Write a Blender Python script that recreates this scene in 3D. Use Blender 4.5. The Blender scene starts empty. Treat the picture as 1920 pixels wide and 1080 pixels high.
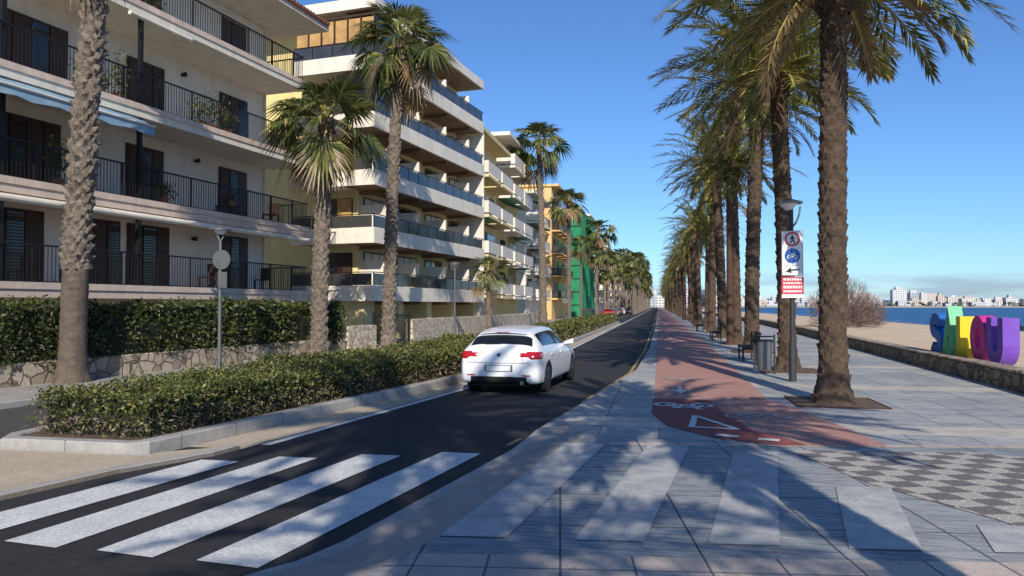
import bpy, math, random
import numpy as np
from mathutils import Vector, Matrix
from mathutils.bvhtree import BVHTree
R=math.radians
rng=np.random.default_rng(7); random.seed(7)
SC=bpy.context.scene
COL=SC.collection
# ------------------------------------------------------------ materials
def newmat(name):
    m=bpy.data.materials.new(name); m.use_nodes=True
    nt=m.node_tree; b=nt.nodes['Principled BSDF']; return m,nt,b
def ramp(nt,fac,stops):
    r=nt.nodes.new('ShaderNodeValToRGB'); e=r.color_ramp.elements
    while len(e)<len(stops): e.new(.5)
    for i,(p,c) in enumerate(stops):
        e[i].position=p; e[i].color=(*c,1) if len(c)==3 else c
    nt.links.new(fac,r.inputs[0]); return r.outputs[0]
def mixc(nt,fac,a,b,mode='MIX'):
    m=nt.nodes.new('ShaderNodeMix'); m.data_type='RGBA'; m.blend_type=mode
    for i,v in ((0,fac),(6,a),(7,b)):
        if hasattr(v,'links'): nt.links.new(v,m.inputs[i])
        elif i==0: m.inputs[0].default_value=v
        else: m.inputs[i].default_value=(*v,1)
    return m.outputs[2]
def coords(nt,rot=0,scale=(1,1,1)):
    tc=nt.nodes.new('ShaderNodeTexCoord'); mp=nt.nodes.new('ShaderNodeMapping')
    mp.inputs['Rotation'].default_value=(0,0,rot); mp.inputs['Scale'].default_value=scale
    nt.links.new(tc.outputs['Object'],mp.inputs[0]); return mp.outputs[0]
def noise(nt,vec,scale,detail=5,rough=.6,dist=0):
    n=nt.nodes.new('ShaderNodeTexNoise'); n.inputs['Scale'].default_value=scale
    n.inputs['Detail'].default_value=detail; n.inputs['Roughness'].default_value=rough; n.inputs['Distortion'].default_value=dist
    nt.links.new(vec,n.inputs['Vector']); return n.outputs['Fac']
def bump(nt,b,h,strength,dist=.02):
    n=nt.nodes.new('ShaderNodeBump'); n.inputs['Strength'].default_value=strength; n.inputs['Distance'].default_value=dist
    nt.links.new(h,n.inputs['Height']); nt.links.new(n.outputs[0],b.inputs['Normal'])
def mat(name,c1,c2=None,scale=4,rough=.8,bs=0,bscale=40,metal=0,coat=0,fine=.12,spec=.4,stain=0):
    m,nt,b=newmat(name)
    if c2 is None: c2=tuple(x*.8 for x in c1)
    v=coords(nt)
    n1=noise(nt,v,scale,6); col=ramp(nt,n1,[(.3,c2),(.7,c1)])
    n2=noise(nt,v,scale*14,4)
    g=ramp(nt,n2,[(.3,(1-fine,)*3),(.7,(1+fine*.3,)*3)])
    col=mixc(nt,1.0,col,g,'MULTIPLY')
    if stain:
        vs_=coords(nt,0,(1.6,1.6,.18)); n3=noise(nt,vs_,1.3,6,.7)
        col=mixc(nt,1.0,col,ramp(nt,n3,[(.35,(1-stain,1-stain*1.05,1-stain*1.15)),(.62,(1,1,1))]),'MULTIPLY')
    nt.links.new(col,b.inputs['Base Color'])
    b.inputs['Roughness'].default_value=rough; b.inputs['Metallic'].default_value=metal
    b.inputs['Specular IOR Level'].default_value=spec
    if coat: b.inputs['Coat Weight'].default_value=coat; b.inputs['Coat Roughness'].default_value=.05
    if bs: bump(nt,b,noise(nt,v,bscale,5),bs)
    return m
def leafmat(name,stops,trans=.25,rough=.5):
    m,nt,b=newmat(name)
    g=nt.nodes.new('ShaderNodeNewGeometry'); col=ramp(nt,g.outputs['Random Per Island'],stops)
    v=coords(nt); n=noise(nt,v,.9,3); k=ramp(nt,n,[(.3,(.65,.65,.65)),(.7,(1.25,1.22,1.1))])
    col=mixc(nt,1.0,col,k,'MULTIPLY')
    nt.links.new(col,b.inputs['Base Color']); b.inputs['Roughness'].default_value=rough
    t=nt.nodes.new('ShaderNodeBsdfTranslucent'); nt.links.new(col,t.inputs[0])
    ms=nt.nodes.new('ShaderNodeMixShader'); ms.inputs[0].default_value=trans
    nt.links.new(b.outputs[0],ms.inputs[1]); nt.links.new(t.outputs[0],ms.inputs[2])
    nt.links.new(ms.outputs[0],nt.nodes['Material Output'].inputs[0]); return m
def tilemat(name,c1,c2,mort,w,h,rot,ridge=True,band=None):
    m,nt,b=newmat(name); v=coords(nt,rot)
    br=nt.nodes.new('ShaderNodeTexBrick'); br.offset=0; br.squash=1
    for k,x in (('Scale',1),('Mortar Size',.010),('Mortar Smooth',.3),('Brick Width',w),('Row Height',h),('Bias',0)): br.inputs[k].default_value=x
    br.inputs['Color1'].default_value=(*c1,1); br.inputs['Color2'].default_value=(*c2,1); br.inputs['Mortar'].default_value=(*mort,1)
    nt.links.new(v,br.inputs['Vector']); col=br.outputs['Color']
    if band:
        sx=nt.nodes.new('ShaderNodeSeparateXYZ'); nt.links.new(v,sx.inputs[0])
        md=nt.nodes.new('ShaderNodeMath'); md.operation='PINGPONG'; md.inputs[1].default_value=band[0]/2
        nt.links.new(sx.outputs[1],md.inputs[0])
        lt=nt.nodes.new('ShaderNodeMath'); lt.operation='LESS_THAN'; lt.inputs[1].default_value=h/2
        nt.links.new(md.outputs[0],lt.inputs[0])
        m1=nt.nodes.new('ShaderNodeMath'); m1.operation='MULTIPLY'; nt.links.new(lt.outputs[0],m1.inputs[0]); m1.inputs[1].default_value=.8
        col=mixc(nt,m1.outputs[0],col,band[1])
    big=noise(nt,v,.6,5); col=mixc(nt,1.0,col,ramp(nt,big,[(.3,(.80,.82,.84)),(.7,(1.12,1.1,1.06))]),'MULTIPLY')
    fn=noise(nt,v,60,3); col=mixc(nt,1.0,col,ramp(nt,fn,[(.35,(.8,.8,.8)),(.65,(1.1,1.1,1.1))]),'MULTIPLY')
    st=noise(nt,v,2.2,8,.75); col=mixc(nt,1.0,col,ramp(nt,st,[(.36,(.72,.72,.72)),(.46,(1,1,1))]),'MULTIPLY')
    nt.links.new(col,b.inputs['Base Color']); b.inputs['Roughness'].default_value=.75
    if ridge:
        v2=coords(nt,rot,(2.2,26,1)); h1=noise(nt,v2,1,4,.6,.6)
        ad=nt.nodes.new('ShaderNodeMath'); ad.operation='SUBTRACT'; nt.links.new(h1,ad.inputs[0]); nt.links.new(br.outputs['Fac'],ad.inputs[1])
        bump(nt,b,ad.outputs[0],.55,.012)
        col2=mixc(nt,.8,col,mixc(nt,1.0,col,ramp(nt,h1,[(.38,(.50,.54,.60)),(.55,(1.14,1.13,1.1))]),'MULTIPLY'))
        nt.links.new(col2,b.inputs['Base Color'])
    return m
def stonemat(name,c1,c2,mort,scale=3.5,bs=.8):
    m,nt,b=newmat(name); v=coords(nt)
    nz=nt.nodes.new('ShaderNodeTexNoise'); nz.inputs['Scale'].default_value=2.5; nt.links.new(v,nz.inputs['Vector'])
    wv=mixc(nt,.12,v,nz.outputs['Color'])
    a=nt.nodes.new('ShaderNodeTexVoronoi'); a.inputs['Scale'].default_value=scale; nt.links.new(wv,a.inputs['Vector'])
    e=nt.nodes.new('ShaderNodeTexVoronoi'); e.feature='DISTANCE_TO_EDGE'; e.inputs['Scale'].default_value=scale; nt.links.new(wv,e.inputs['Vector'])
    sp=nt.nodes.new('ShaderNodeSeparateColor'); nt.links.new(a.outputs['Color'],sp.inputs[0])
    col=ramp(nt,sp.outputs[0],[(0,c2),(1,c1)])
    f=ramp(nt,e.outputs['Distance'],[(.02,(0,0,0)),(.07,(1,1,1))])
    col=mixc(nt,f,mort,col)
    col=mixc(nt,1.0,col,ramp(nt,noise(nt,v,12,5),[(.3,(.7,.7,.7)),(.7,(1.1,1.1,1.1))]),'MULTIPLY')
    nt.links.new(col,b.inputs['Base Color']); b.inputs['Roughness'].default_value=.9
    bump(nt,b,f,bs,.03); return m
def glassmat(name,c,rough=.08):
    m,nt,b=newmat(name); v=coords(nt); n=noise(nt,v,1.2,3)
    nt.links.new(ramp(nt,n,[(.35,tuple(x*.6 for x in c)),(.65,c)]),b.inputs['Base Color'])
    b.inputs['Roughness'].default_value=rough; b.inputs['Specular IOR Level'].default_value=.8; return m

M={}
M['asphalt']=mat('asphalt',(.044,.043,.044),(.026,.026,.028),.7,.85,.5,180,fine=.4)
M['asphalt_old']=mat('asphalt_old',(.10,.095,.09),(.065,.064,.062),.8,.9,.5,150,fine=.3)
M['paint']=mat('road_paint',(.80,.80,.77),(.62,.62,.59),2.5,.6,.2,80,fine=.35)
M['paint_worn']=mat('worn_paint',(.64,.62,.58),(.38,.385,.39),5,.7,.3,60,fine=.45)
M['yellow']=mat('yellow_paint',(.5,.36,.1),(.3,.22,.09),5,.7,fine=.4)
M['kerb']=mat('granite_kerb',(.48,.455,.42),(.36,.34,.32),8,.8,.3,120,fine=.35)
M['beige']=mat('beige_concrete',(.58,.48,.35),(.46,.39,.29),2,.9,.4,90,fine=.3)
M['apron']=mat('apron_concrete',(.46,.395,.34),(.34,.30,.27),2,.85,.3,90,fine=.2)
M['tile_near']=tilemat('tile_near',(.365,.375,.38),(.29,.31,.325),(.08,.08,.085),.98,.98,R(-7.5))
M['tile_far']=tilemat('tile_far',(.45,.45,.435),(.345,.36,.365),(.12,.12,.12),.8,.8,R(0),band=(5.6,(.62,.55,.46)))
M['tile_beige']=tilemat('tile_beige',(.56,.47,.40),(.47,.405,.355),(.12,.12,.12),.49,.98,R(-7.5),ridge=False)
M['tile_left']=tilemat('tile_left',(.42,.39,.35),(.35,.33,.305),(.14,.13,.13),.4,.4,R(-7.5),ridge=False)
M['bike']=mat('bike_lane_red',(.52,.285,.235),(.42,.215,.175),1.5,.85,.3,120,fine=.25)
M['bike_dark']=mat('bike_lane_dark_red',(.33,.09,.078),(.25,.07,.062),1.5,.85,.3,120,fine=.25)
M['sand']=mat('sand',(.70,.53,.35),(.58,.44,.29),.5,.95,.6,3,fine=.15)
M['soil']=mat('soil',(.2,.145,.095),(.1,.07,.048),4,.95,.8,40,fine=.4)
M['ground']=mat('ground_dirt',(.28,.24,.18),(.2,.18,.13),.05,.95)
M['stone']=stonemat('rubble_stone',(.58,.48,.36),(.28,.22,.16),(.18,.145,.11),3.2)
M['stone_light']=stonemat('light_stone',(.72,.62,.47),(.5,.42,.31),(.35,.29,.22),3.6)
M['seawall']=stonemat('sea_wall_stone',(.33,.26,.18),(.14,.11,.085),(.07,.06,.05),3.8)
M['white']=mat('white_render',(.87,.80,.70),(.80,.73,.64),.5,.85,.1,60,fine=.08,stain=.1)
M['slab']=mat('slab_white',(.88,.81,.70),(.80,.73,.62),.7,.8,fine=.1,stain=.16)
M['pink']=mat('pink_slab',(.80,.64,.53),(.70,.56,.46),.8,.85,fine=.15,stain=.2)
M['cream']=mat('cream_render',(.85,.70,.38),(.77,.62,.32),.5,.85,stain=.1)
M['yellowwall']=mat('yellow_render',(.88,.73,.34),(.80,.65,.30),.4,.85,stain=.1)
M['orange']=mat('orange_render',(.84,.56,.24),(.76,.5,.2),.4,.85,stain=.1)
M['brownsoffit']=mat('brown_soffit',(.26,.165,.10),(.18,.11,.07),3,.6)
M['shutter']=mat('brown_shutter',(.075,.038,.026),(.042,.022,.015),6,.5)
M['iron']=mat('black_iron',(.014,.014,.015),(.01,.01,.011),6,.45)
M['glassdark']=glassmat('dark_window_glass',(.02,.024,.028))
M['glassgrey']=glassmat('tinted_balustrade',(.06,.06,.06),.12)
M['amber']=mat('amber_curtain',(.66,.40,.15),(.4,.22,.08),3,.5,fine=.3)
M['awnblue']=mat('blue_awning',(.16,.33,.48),(.34,.45,.54),3,.8)
M['awngreen']=mat('green_awning',(.04,.3,.16),(.03,.22,.12),3,.8)
M['net']=mat('green_net',(.03,.3,.14),(.016,.19,.085),.6,.9,.6,8)
M['terracotta']=mat('terracotta',(.34,.14,.075),(.2,.08,.05),6,.85,.5,20)
M['grey']=mat('grey_metal',(.2,.205,.21),(.15,.155,.16),6,.45,metal=.5)
M['darkgrey']=mat('dark_grey_metal',(.06,.063,.066),(.045,.047,.05),6,.5,metal=.3)
M['rust']=mat('rusty_steel',(.10,.05,.032),(.06,.03,.02),3,.85)
M['signwhite']=mat('sign_white',(.8,.8,.8),(.75,.75,.75),3,.4,fine=.03)
M['signred']=mat('sign_red',(.6,.02,.02),(.55,.02,.02),3,.4,fine=.03)
M['signblue']=mat('sign_blue',(.01,.12,.42),(.01,.1,.38),3,.4,fine=.03)
M['signblack']=mat('sign_black',(.01,.01,.01),(.012,.012,.012),3,.4)
M['poster']=mat('poster_red',(.6,.05,.08),(.5,.03,.06),8,.5)
M['trunk_date']=mat('date_palm_trunk',(.155,.105,.07),(.045,.03,.021),7,.95,1.0,25,fine=.55)
M['trunk_fan']=mat('fan_palm_trunk',(.36,.295,.235),(.10,.078,.06),9,.95,1.0,25,fine=.7)
M['trunk_low']=mat('smooth_palm_trunk',(.19,.145,.11),(.10,.078,.06),5,.95,1.0,30,fine=.45)
M['boots']=mat('palm_boots',(.30,.15,.07),(.13,.065,.033),8,.9,.8,20)
M['rachis']=mat('palm_rachis',(.48,.42,.13),(.32,.28,.09),4,.6)
M['leaf_date']=leafmat('date_palm_leaf',[(0,(.05,.08,.022)),(.3,(.15,.175,.04)),(.7,(.32,.30,.075)),(1,(.54,.43,.16))],.35)
M['leaf_fan']=leafmat('fan_palm_leaf',[(0,(.03,.055,.015)),(.5,(.10,.13,.035)),(.85,(.24,.24,.07)),(1,(.42,.35,.14))],.35)
M['leaf_dead']=leafmat('dead_leaf',[(0,(.14,.09,.045)),(1,(.34,.24,.13))],.15)
M['leaf_hedge']=leafmat('hedge_leaf',[(0,(.03,.045,.010)),(.4,(.085,.105,.022)),(.8,(.17,.175,.045)),(1,(.32,.27,.10))],.2)
M['leaf_hedge2']=leafmat('clipped_hedge_leaf',[(0,(.022,.04,.010)),(.5,(.06,.085,.02)),(1,(.15,.16,.045))],.2)
M['twig']=leafmat('hedge_twig',[(0,(.08,.05,.045)),(.6,(.18,.12,.105)),(1,(.3,.22,.18))],.05)
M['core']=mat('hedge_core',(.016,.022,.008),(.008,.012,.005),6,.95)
M['carwhite']=mat('car_paint_white',(.80,.81,.82),(.78,.79,.80),1,.28,coat=.7,fine=0)
M['carglass']=glassmat('car_glass',(.012,.014,.016),.05)
M['rubber']=mat('rubber',(.015,.015,.015),(.01,.01,.01),8,.85)
M['plastic']=mat('black_plastic',(.02,.02,.02),(.015,.015,.015),8,.6)
M['rim']=mat('alloy_rim',(.4,.41,.42),(.3,.3,.31),8,.3,metal=.9)
M['tail']=mat('tail_light_red',(.55,.01,.015),(.4,.005,.01),10,.15,coat=1,fine=.2)
M['cloth']=mat('dark_cloth',(.03,.032,.045),(.02,.02,.03),12,.9)

# ------------------------------------------------------------ geometry helpers
def link(o): COL.objects.link(o); return o
class Obj:
    def __init__(s,name,loc=(0,0,0),rot=0):
        s.name=name; s.loc=loc; s.rot=rot; s.p={}
    def part(s,name,m):
        if name not in s.p: s.p[name]=[[],[],m,False]
        return s.p[name]
    def add(s,name,m,vs,fs,smooth=False):
        P=s.part(name,m); o=len(P[0]); P[0].extend([tuple(v) for v in vs]); P[1].extend([tuple(i+o for i in f) for f in fs])
        if smooth: P[3]=True
    def box(s,name,m,x0,x1,y0,y1,z0,z1):
        vs=[(x,y,z) for x in(x0,x1) for y in(y0,y1) for z in(z0,z1)]
        s.add(name,m,vs,[(0,1,3,2),(4,6,7,5),(0,4,5,1),(2,3,7,6),(0,2,6,4),(1,5,7,3)])
    def tube(s,name,m,p0,p1,r0,r1=None,n=12,smooth=True):
        r1=r0 if r1 is None else r1
        p0=Vector(p0);p1=Vector(p1);d=(p1-p0).normalized()
        a=d.orthogonal().normalized(); b=d.cross(a)
        vs=[];fs=[]
        for i in range(n):
            t=2*math.pi*i/n; e=a*math.cos(t)+b*math.sin(t); vs+= [p0+e*r0,p1+e*r1]
        for i in range(n):
            j=(i+1)%n; fs.append((2*i,2*j,2*j+1,2*i+1))
        vs+=[p0+(a*math.cos(2*math.pi*i/n)+b*math.sin(2*math.pi*i/n))*r0 for i in range(n)]
        vs+=[p1+(a*math.cos(2*math.pi*i/n)+b*math.sin(2*math.pi*i/n))*r1 for i in range(n)]
        fs.append(tuple(range(3*n-1,2*n-1,-1))); fs.append(tuple(range(3*n,4*n)))
        s.add(name,m,vs,fs,smooth)
    def poly(s,name,m,pts): s.add(name,m,pts,[tuple(range(len(pts)))])
    def slab(s,name,m,pts,z0,z1):
        n=len(pts); vs=[(x,y,z1) for x,y in pts]+[(x,y,z0) for x,y in pts]
        s.add(name,m,vs,[tuple(range(n))]+[(i,i+n,(i+1)%n+n,(i+1)%n) for i in range(n)])
    def ringxz(s,name,m,c,r0,r1,y,n=36):
        vs=[];fs=[]
        for i in range(n):
            t=2*math.pi*i/n
            vs+=[(c[0]+r0*math.cos(t),y,c[1]+r0*math.sin(t)),(c[0]+r1*math.cos(t),y,c[1]+r1*math.sin(t))]
            j=(i+1)%n; fs.append((2*i,2*i+1,2*j+1,2*j))
        s.add(name,m,vs,fs)
    def path(s,name,m,pts,w,z0,z1,bev=0,closed=False):
        n=len(pts); P=[Vector((p[0],p[1])) for p in pts]; Nn=[]
        for i in range(n):
            if closed: a=P[i-1];b=P[i];c=P[(i+1)%n]
            else: a=P[max(i-1,0)];b=P[i];c=P[min(i+1,n-1)]
            d1=(b-a); d2=(c-b)
            if d1.length<1e-6:d1=d2
            if d2.length<1e-6:d2=d1
            d1.normalize();d2.normalize()
            n1=Vector((-d1.y,d1.x));n2=Vector((-d2.y,d2.x)); mm=(n1+n2).normalized()
            Nn.append(mm/max(.4,mm.dot(n1)))
        prof=[(0,z0),(0,z1-bev),(bev,z1),(w-bev,z1),(w,z1-bev),(w,z0)] if bev else [(0,z0),(0,z1),(w,z1),(w,z0)]
        if w<0 and bev: prof=[(0,z0),(0,z1-bev),(-bev,z1),(w+bev,z1),(w,z1-bev),(w,z0)]
        k=len(prof); vs=[];fs=[]
        for i in range(n):
            for (o,z) in prof:
                q=P[i]+Nn[i]*o; vs.append((q.x,q.y,z))
        for i in range(n if closed else n-1):
            j=(i+1)%n
            for q in range(k-1): fs.append((i*k+q,j*k+q,j*k+q+1,i*k+q+1))
        if not closed: fs+= [tuple(range(k)),tuple((n-1)*k+q for q in range(k-1,-1,-1))]
        s.add(name,m,vs,fs)
    def ribbon(s,name,m,A,B):
        vs=[];fs=[]
        for a,b in zip(A,B): vs+=[a,b]
        for i in range(len(A)-1): fs.append((2*i,2*i+1,2*i+3,2*i+2))
        s.add(name,m,vs,fs)
    def finish(s,single=None):
        if single or len(s.p)==1:
            nm=s.name; vs=[];fs=[];mi=[];ms=[];sm=[]
            for k,(v,f,m,smo) in s.p.items():
                o=len(vs); vs+=v; fs+=[tuple(i+o for i in q) for q in f]
                if m not in ms: ms.append(m)
                mi+=[ms.index(m)]*len(f); sm+=[smo]*len(f)
            me=bpy.data.meshes.new(nm); me.from_pydata(vs,[],fs)
            for m in ms: me.materials.append(m)
            me.polygons.foreach_set('material_index',mi); me.polygons.foreach_set('use_smooth',sm); me.update()
            ob=link(bpy.data.objects.new(nm,me)); ob.location=s.loc; ob.rotation_euler=(0,0,s.rot); return ob
        root=link(bpy.data.objects.new(s.name,None)); root.location=s.loc; root.rotation_euler=(0,0,s.rot); root.empty_display_size=.3
        for k,(v,f,m,smo) in s.p.items():
            me=bpy.data.meshes.new(s.name+'_'+k); me.from_pydata(v,[],f); me.materials.append(m)
            if smo: me.polygons.foreach_set('use_smooth',[True]*len(f))
            me.update()
            ob=link(bpy.data.objects.new(k,me)); ob.parent=root
        return root
def mesh_multi(name,chunks,mats):
    vs=[];fs=[];mi=[];sm=[]
    for v,f,i,s in chunks:
        o=len(vs); vs.extend(v if isinstance(v,list) else v.tolist())
        if isinstance(f,np.ndarray): f=(f+o).tolist()
        else: f=[tuple(a+o for a in q) for q in f]
        fs.extend(f); mi+=[i]*len(f); sm+=[s]*len(f)
    me=bpy.data.meshes.new(name); me.from_pydata(vs,[],fs)
    for m in mats: me.materials.append(m)
    me.polygons.foreach_set('material_index',mi); me.polygons.foreach_set('use_smooth',sm); me.update(); return me
def quads_chunk(Q,mi):
    Q=np.asarray(Q); n=len(Q); return (Q.reshape(-1,3),np.arange(4*n).reshape(n,4),mi,False)
def rand_unit(r,n):
    v=r.normal(size=(n,3)); return v/np.linalg.norm(v,axis=1)[:,None]
def leaf_quads(P,size,r,asp=.5):
    n=len(P); a=rand_unit(r,n); b=np.cross(a,rand_unit(r,n)); b/=np.linalg.norm(b,axis=1)[:,None]+1e-9
    s=size*r.uniform(.6,1.3,(n,1))
    return np.stack([P-a*s,P+b*s*asp,P+a*s,P-b*s*asp],1)

# ------------------------------------------------------------ layout curves
def F(pts):
    ys=[p[0] for p in pts]; xs=[p[1] for p in pts]
    return lambda y: float(np.interp(y,ys,xs))
KR=F([(-30,-9),(4.64,-2.63),(5.4,-2.41),(10,-1.72),(14.1,-1.25),(20.5,-.6),(31,-.38),(60,-.3),(900,-.3)])
IR=F([(7.96,-6.17),(17.4,-4.6),(31,-4.1),(80,-4.0)])
IL=F([(7.9,-8.3),(9,-8.4),(12,-7.9),(20,-6.7),(31,-5.8),(80,-5.5)])
LK=F([(-40,-18.4),(0,-13.0),(26,-9.5),(35,-8.8),(60,-8.5),(900,-8.5)])
LW=F([(-40,-20.6),(0,-15.25),(13.1,-13.5),(25.8,-11.85),(32,-11.1),(48,-10.5),(900,-10.5)])
WL=F([(8.6,-5.16),(16,-4.2),(31,-3.65),(74,-3.6),(900,-3.6)])
SW=F([(-60,4.2),(5,6.35),(16,7.0),(46,8.3),(70,9.3),(900,10.5)])
ys=[-40,-30,-15,-5,0,2,4,4.64,5.4,7,8,9,10,11,12,13,14.1,16,18,20.5,23,26,31,35,40,50,60,80,120,200,400,700]
g=Obj('ground'); X=[-3000,-400,-40,0,6,14,30,42,60,200,6000]; Z=[-.03,-.03,-.03,-.03,-.03,-.25,-.75,-1.3,-3,-6,-6]
Y=[-400,-60,0,60,200,600,1150,1300,8000]
vs=[(x,y,z) for y in Y for x,z in zip(X,Z)]; nx=len(X)
g.add('ground',M['ground'],vs,[(j*nx+i,j*nx+i+1,(j+1)*nx+i+1,(j+1)*nx+i) for j in range(len(Y)-1) for i in range(nx-1)]); g.finish()
b=Obj('sand_beach'); vs=[];fs=[]
bx=[0,1.5,3,6,9,12,16,20,25,30,34,38,42,50]; by=list(range(-60,200,3))+list(range(200,700,20))
for y in by:
    for i,x in enumerate(bx):
        xx=SW(y)+.3+x
        z=np.interp(xx,[6,9,14,30,42,60],[.1,.12,.05,-.45,-1.3,-2.6])
        n=random.uniform(-.07,.07) if 0<i<12 and y<200 else 0
        vs.append((xx,y,z+n+.02))
nb=len(bx)
b.add('sand',M['sand'],vs,[(j*nb+i,j*nb+i+1,(j+1)*nb+i+1,(j+1)*nb+i) for j in range(len(by)-1) for i in range(nb-1)],True); b.finish()
m,nt,bs_=newmat('sea_water'); v=coords(nt,R(20),(1,.35,1))
n1=noise(nt,v,.25,8,.65); n2=noise(nt,coords(nt),.01,3)
nt.links.new(mixc(nt,.6,ramp(nt,n2,[(.35,(.012,.085,.2)),(.65,(.02,.12,.27))]),ramp(nt,n1,[(.45,(.01,.07,.17)),(.7,(.06,.2,.36))])),bs_.inputs['Base Color'])
bs_.inputs['Roughness'].default_value=.45; bs_.inputs['Specular IOR Level'].default_value=.25; bump(nt,bs_,n1,.9,.6); M['sea']=m
w=Obj('sea'); w.poly('sea',m,[(30,-400,-1.2),(7000,-400,-1.2),(7000,9000,-1.2),(30,9000,-1.2)]); w.finish()
fm=mat('foam',(.8,.82,.83),(.6,.66,.68),2,.6); fo=Obj('sea_foam')
for off,wd in((0,.5),(4.5,.35),(9,.25)):
    A=[];B=[]
    for y in range(20,420,2):
        x=40.6+off+math.sin(y*.13+off)*.9+math.sin(y*.031)*1.4; k=max(0.03,wd*(.6+.6*math.sin(y*.21+off*2)))
        A.append((x,y,-1.165)); B.append((x+k,y,-1.165))
    fo.ribbon('foam',fm,A,B)
fo.finish()
r=Obj('road'); r.ribbon('asphalt',M['asphalt'],[(LK(y)-.02,y,0) for y in ys],[(KR(y)+.05,y,0) for y in ys]); r.finish()
r=Obj('service_road'); yy=[y for y in ys if y>=8]
r.ribbon('asphalt',M['asphalt_old'],[(LK(y)+.02,y,.004) for y in yy],[((IL(y) if y<80 else -5.5)-.02,y,.004) for y in yy]); r.finish()
l=Obj('pavement'); l.ribbon('paving',M['tile_left'],[(LW(y)-.6,y,.12) for y in ys],[(LK(y)-.15,y,.12) for y in ys]); l.finish()
l=Obj('kerb'); l.path('kerb',M['kerb'],[(LK(y),y) for y in ys],.16,-.02,.125,.02); l.finish()
l=Obj('building_plots'); l.ribbon('p',M['apron'],[(-60,y,.1) for y in ys],[(LW(y)-.6,y,.1) for y in ys]); l.finish()
t=Obj('traffic_island'); tip=[(-10.5,4.2),(-6.6,4.2),(-6.15,5.9),(-5.84,7.2),(-5.37,8.25),(-5.30,8.7),(-6.05,8.1),(-6.05,7.9),(-8.5,7.85),(-9.2,8.5),(-10.8,7.0)]
t.slab('slab',M['beige'],tip,-.01,.05); t.path('edge',M['kerb'],[(-6.6,4.2),(-6.15,5.9),(-5.84,7.2),(-5.37,8.25),(-5.30,8.7)],.13,-.02,.056,.01); t.finish()
t=Obj('median_island'); yr=[8.1,9,12,14,17.4,20,25,31,40,60,78]
ring=[(IR(y),y) for y in yr]+[(-4.3,79.6),(-5.2,79.6)]+[(IL(y),y) for y in reversed(yr[1:])]+[(-8.38,8.3),(-8.15,7.93),(-6.35,7.93)]
t.path('kerb',M['kerb'],ring,.2,-.02,.18,.02,closed=True)
t.slab('soil',M['soil'],[(p[0],p[1]) for p in [(IR(y)-.15,y+ (0.05 if y<8.2 else 0)) for y in yr]+[(IL(y)+.15,y) for y in reversed(yr)]],.0,.155); t.finish()
jt=Obj('kerb_joints')
y=8.6
while y<40:
    x=IR(y); jt.box('j',M['grey'],x-.19,x+.003,y-.003,y+.003,.0,.1812); y+=1.0
jt.box('j',M['grey'],-7.203,-7.197,7.927,8.12,.0,.1812)
jt.finish()
yg=[8.7,10,12,14,16,18,20,25,31,40,60,78]
t=Obj('gutter'); t.ribbon('g',M['beige'],[(IR(y)+.01,y,.006) for y in yg],[(max(WL(y)-.12,IR(y)+.1),y,.006) for y in yg]); t.finish()
t=Obj('road_markings')
yl=[9,10,12,14,16,18,20,25,31,40,60,100,200,400]
t.ribbon('white_line',M['paint'],[(WL(y)-.07,y,.010) for y in yl],[(WL(y)+.07,y,.010) for y in yl])
yl2=[y for y in [14.1,16,18,20.5,23,26,31,35,40,50,60,80,120,200]]
t.ribbon('yellow_line',M['yellow'],[(KR(y)-.22,y,.008) for y in yl2],[(KR(y)-.13,y,.008) for y in yl2])
t.ribbon('yellow_line',M['yellow'],[(KR(y)-.22,y,.008) for y in (9.6,10.1)],[(KR(y)-.14,y,.008) for y in (9.6,10.1)])
for (nx_,ny,fx,fy) in [(-3.03,4.85,-2.43,9.0),(-3.9,4.9,-3.36,8.68),(-4.77,4.95,-4.3,8.35),(-5.62,5.0,-5.12,8.0)]:
    t.poly('crossing',M['paint'],[(nx_-.26,ny-.0,.009),(nx_+.26,ny-.06,.009),(fx+.25,fy,.009),(fx-.25,fy,.009)])
t.finish()
mh=Obj('manhole_cover',(-2.6,24,.005)); mh.tube('rim',M['darkgrey'],(0,0,0),(0,0,.006),.36,.36,32); mh.tube('cover',M['rust'],(0,0,.0065),(0,0,.010),.30,.30,32); mh.finish()
# promenade
def zk(y): return float(np.interp(y,[-50,4.2,4.9,9.2,10.2,999],[.12,.12,.035,.035,.12,.12]))
def inn(y): return float(np.interp(y,[-50,9.9,11.2,999],[.8,.8,.16,.16]))
yp=sorted(set([y for y in ys if y<10]+[4.2,4.9,9.2,9.6,9.9,10.2,10.6,11.2]+[y for y in ys if y>=10]))
k=Obj('kerb'); vs=[];fs=[]
for y in yp:
    x=KR(y); z=zk(y); vs+=[(x,y,-.02),(x,y,z-.015),(x+.02,y,z),(x+.16,y,z+.001),(x+.16,y,-.02)]
for i in range(len(yp)-1):
    for q in range(4): fs.append((5*i+q,5*i+q+5,5*i+q+6,5*i+q+1))
k.add('k',M['kerb'],vs,fs); k.finish()
k=Obj('crossing_apron')
k.ribbon('apron',M['apron'],[(KR(y)+.16,y,zk(y)) for y in yp if y<=11.2],[(KR(y)+inn(y)+.0005,y,.12) for y in yp if y<=11.2]); k.finish()
SPL=9.9
k=Obj('crossing_pavement'); yn=[y for y in yp if y<=SPL]
k.ribbon('t',M['tile_near'],[(KR(y)+.8,y,.12) for y in yn],[(SW(y)+.1,y,.12) for y in yn]); k.finish()
k=Obj('promenade'); yn=[y for y in yp if y>=SPL]
k.ribbon('t',M['tile_far'],[(KR(y)+inn(y),y,.12) for y in yn],[(SW(y)+.1,y,.12) for y in yn]); k.finish()
k=Obj('paving_band')
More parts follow.
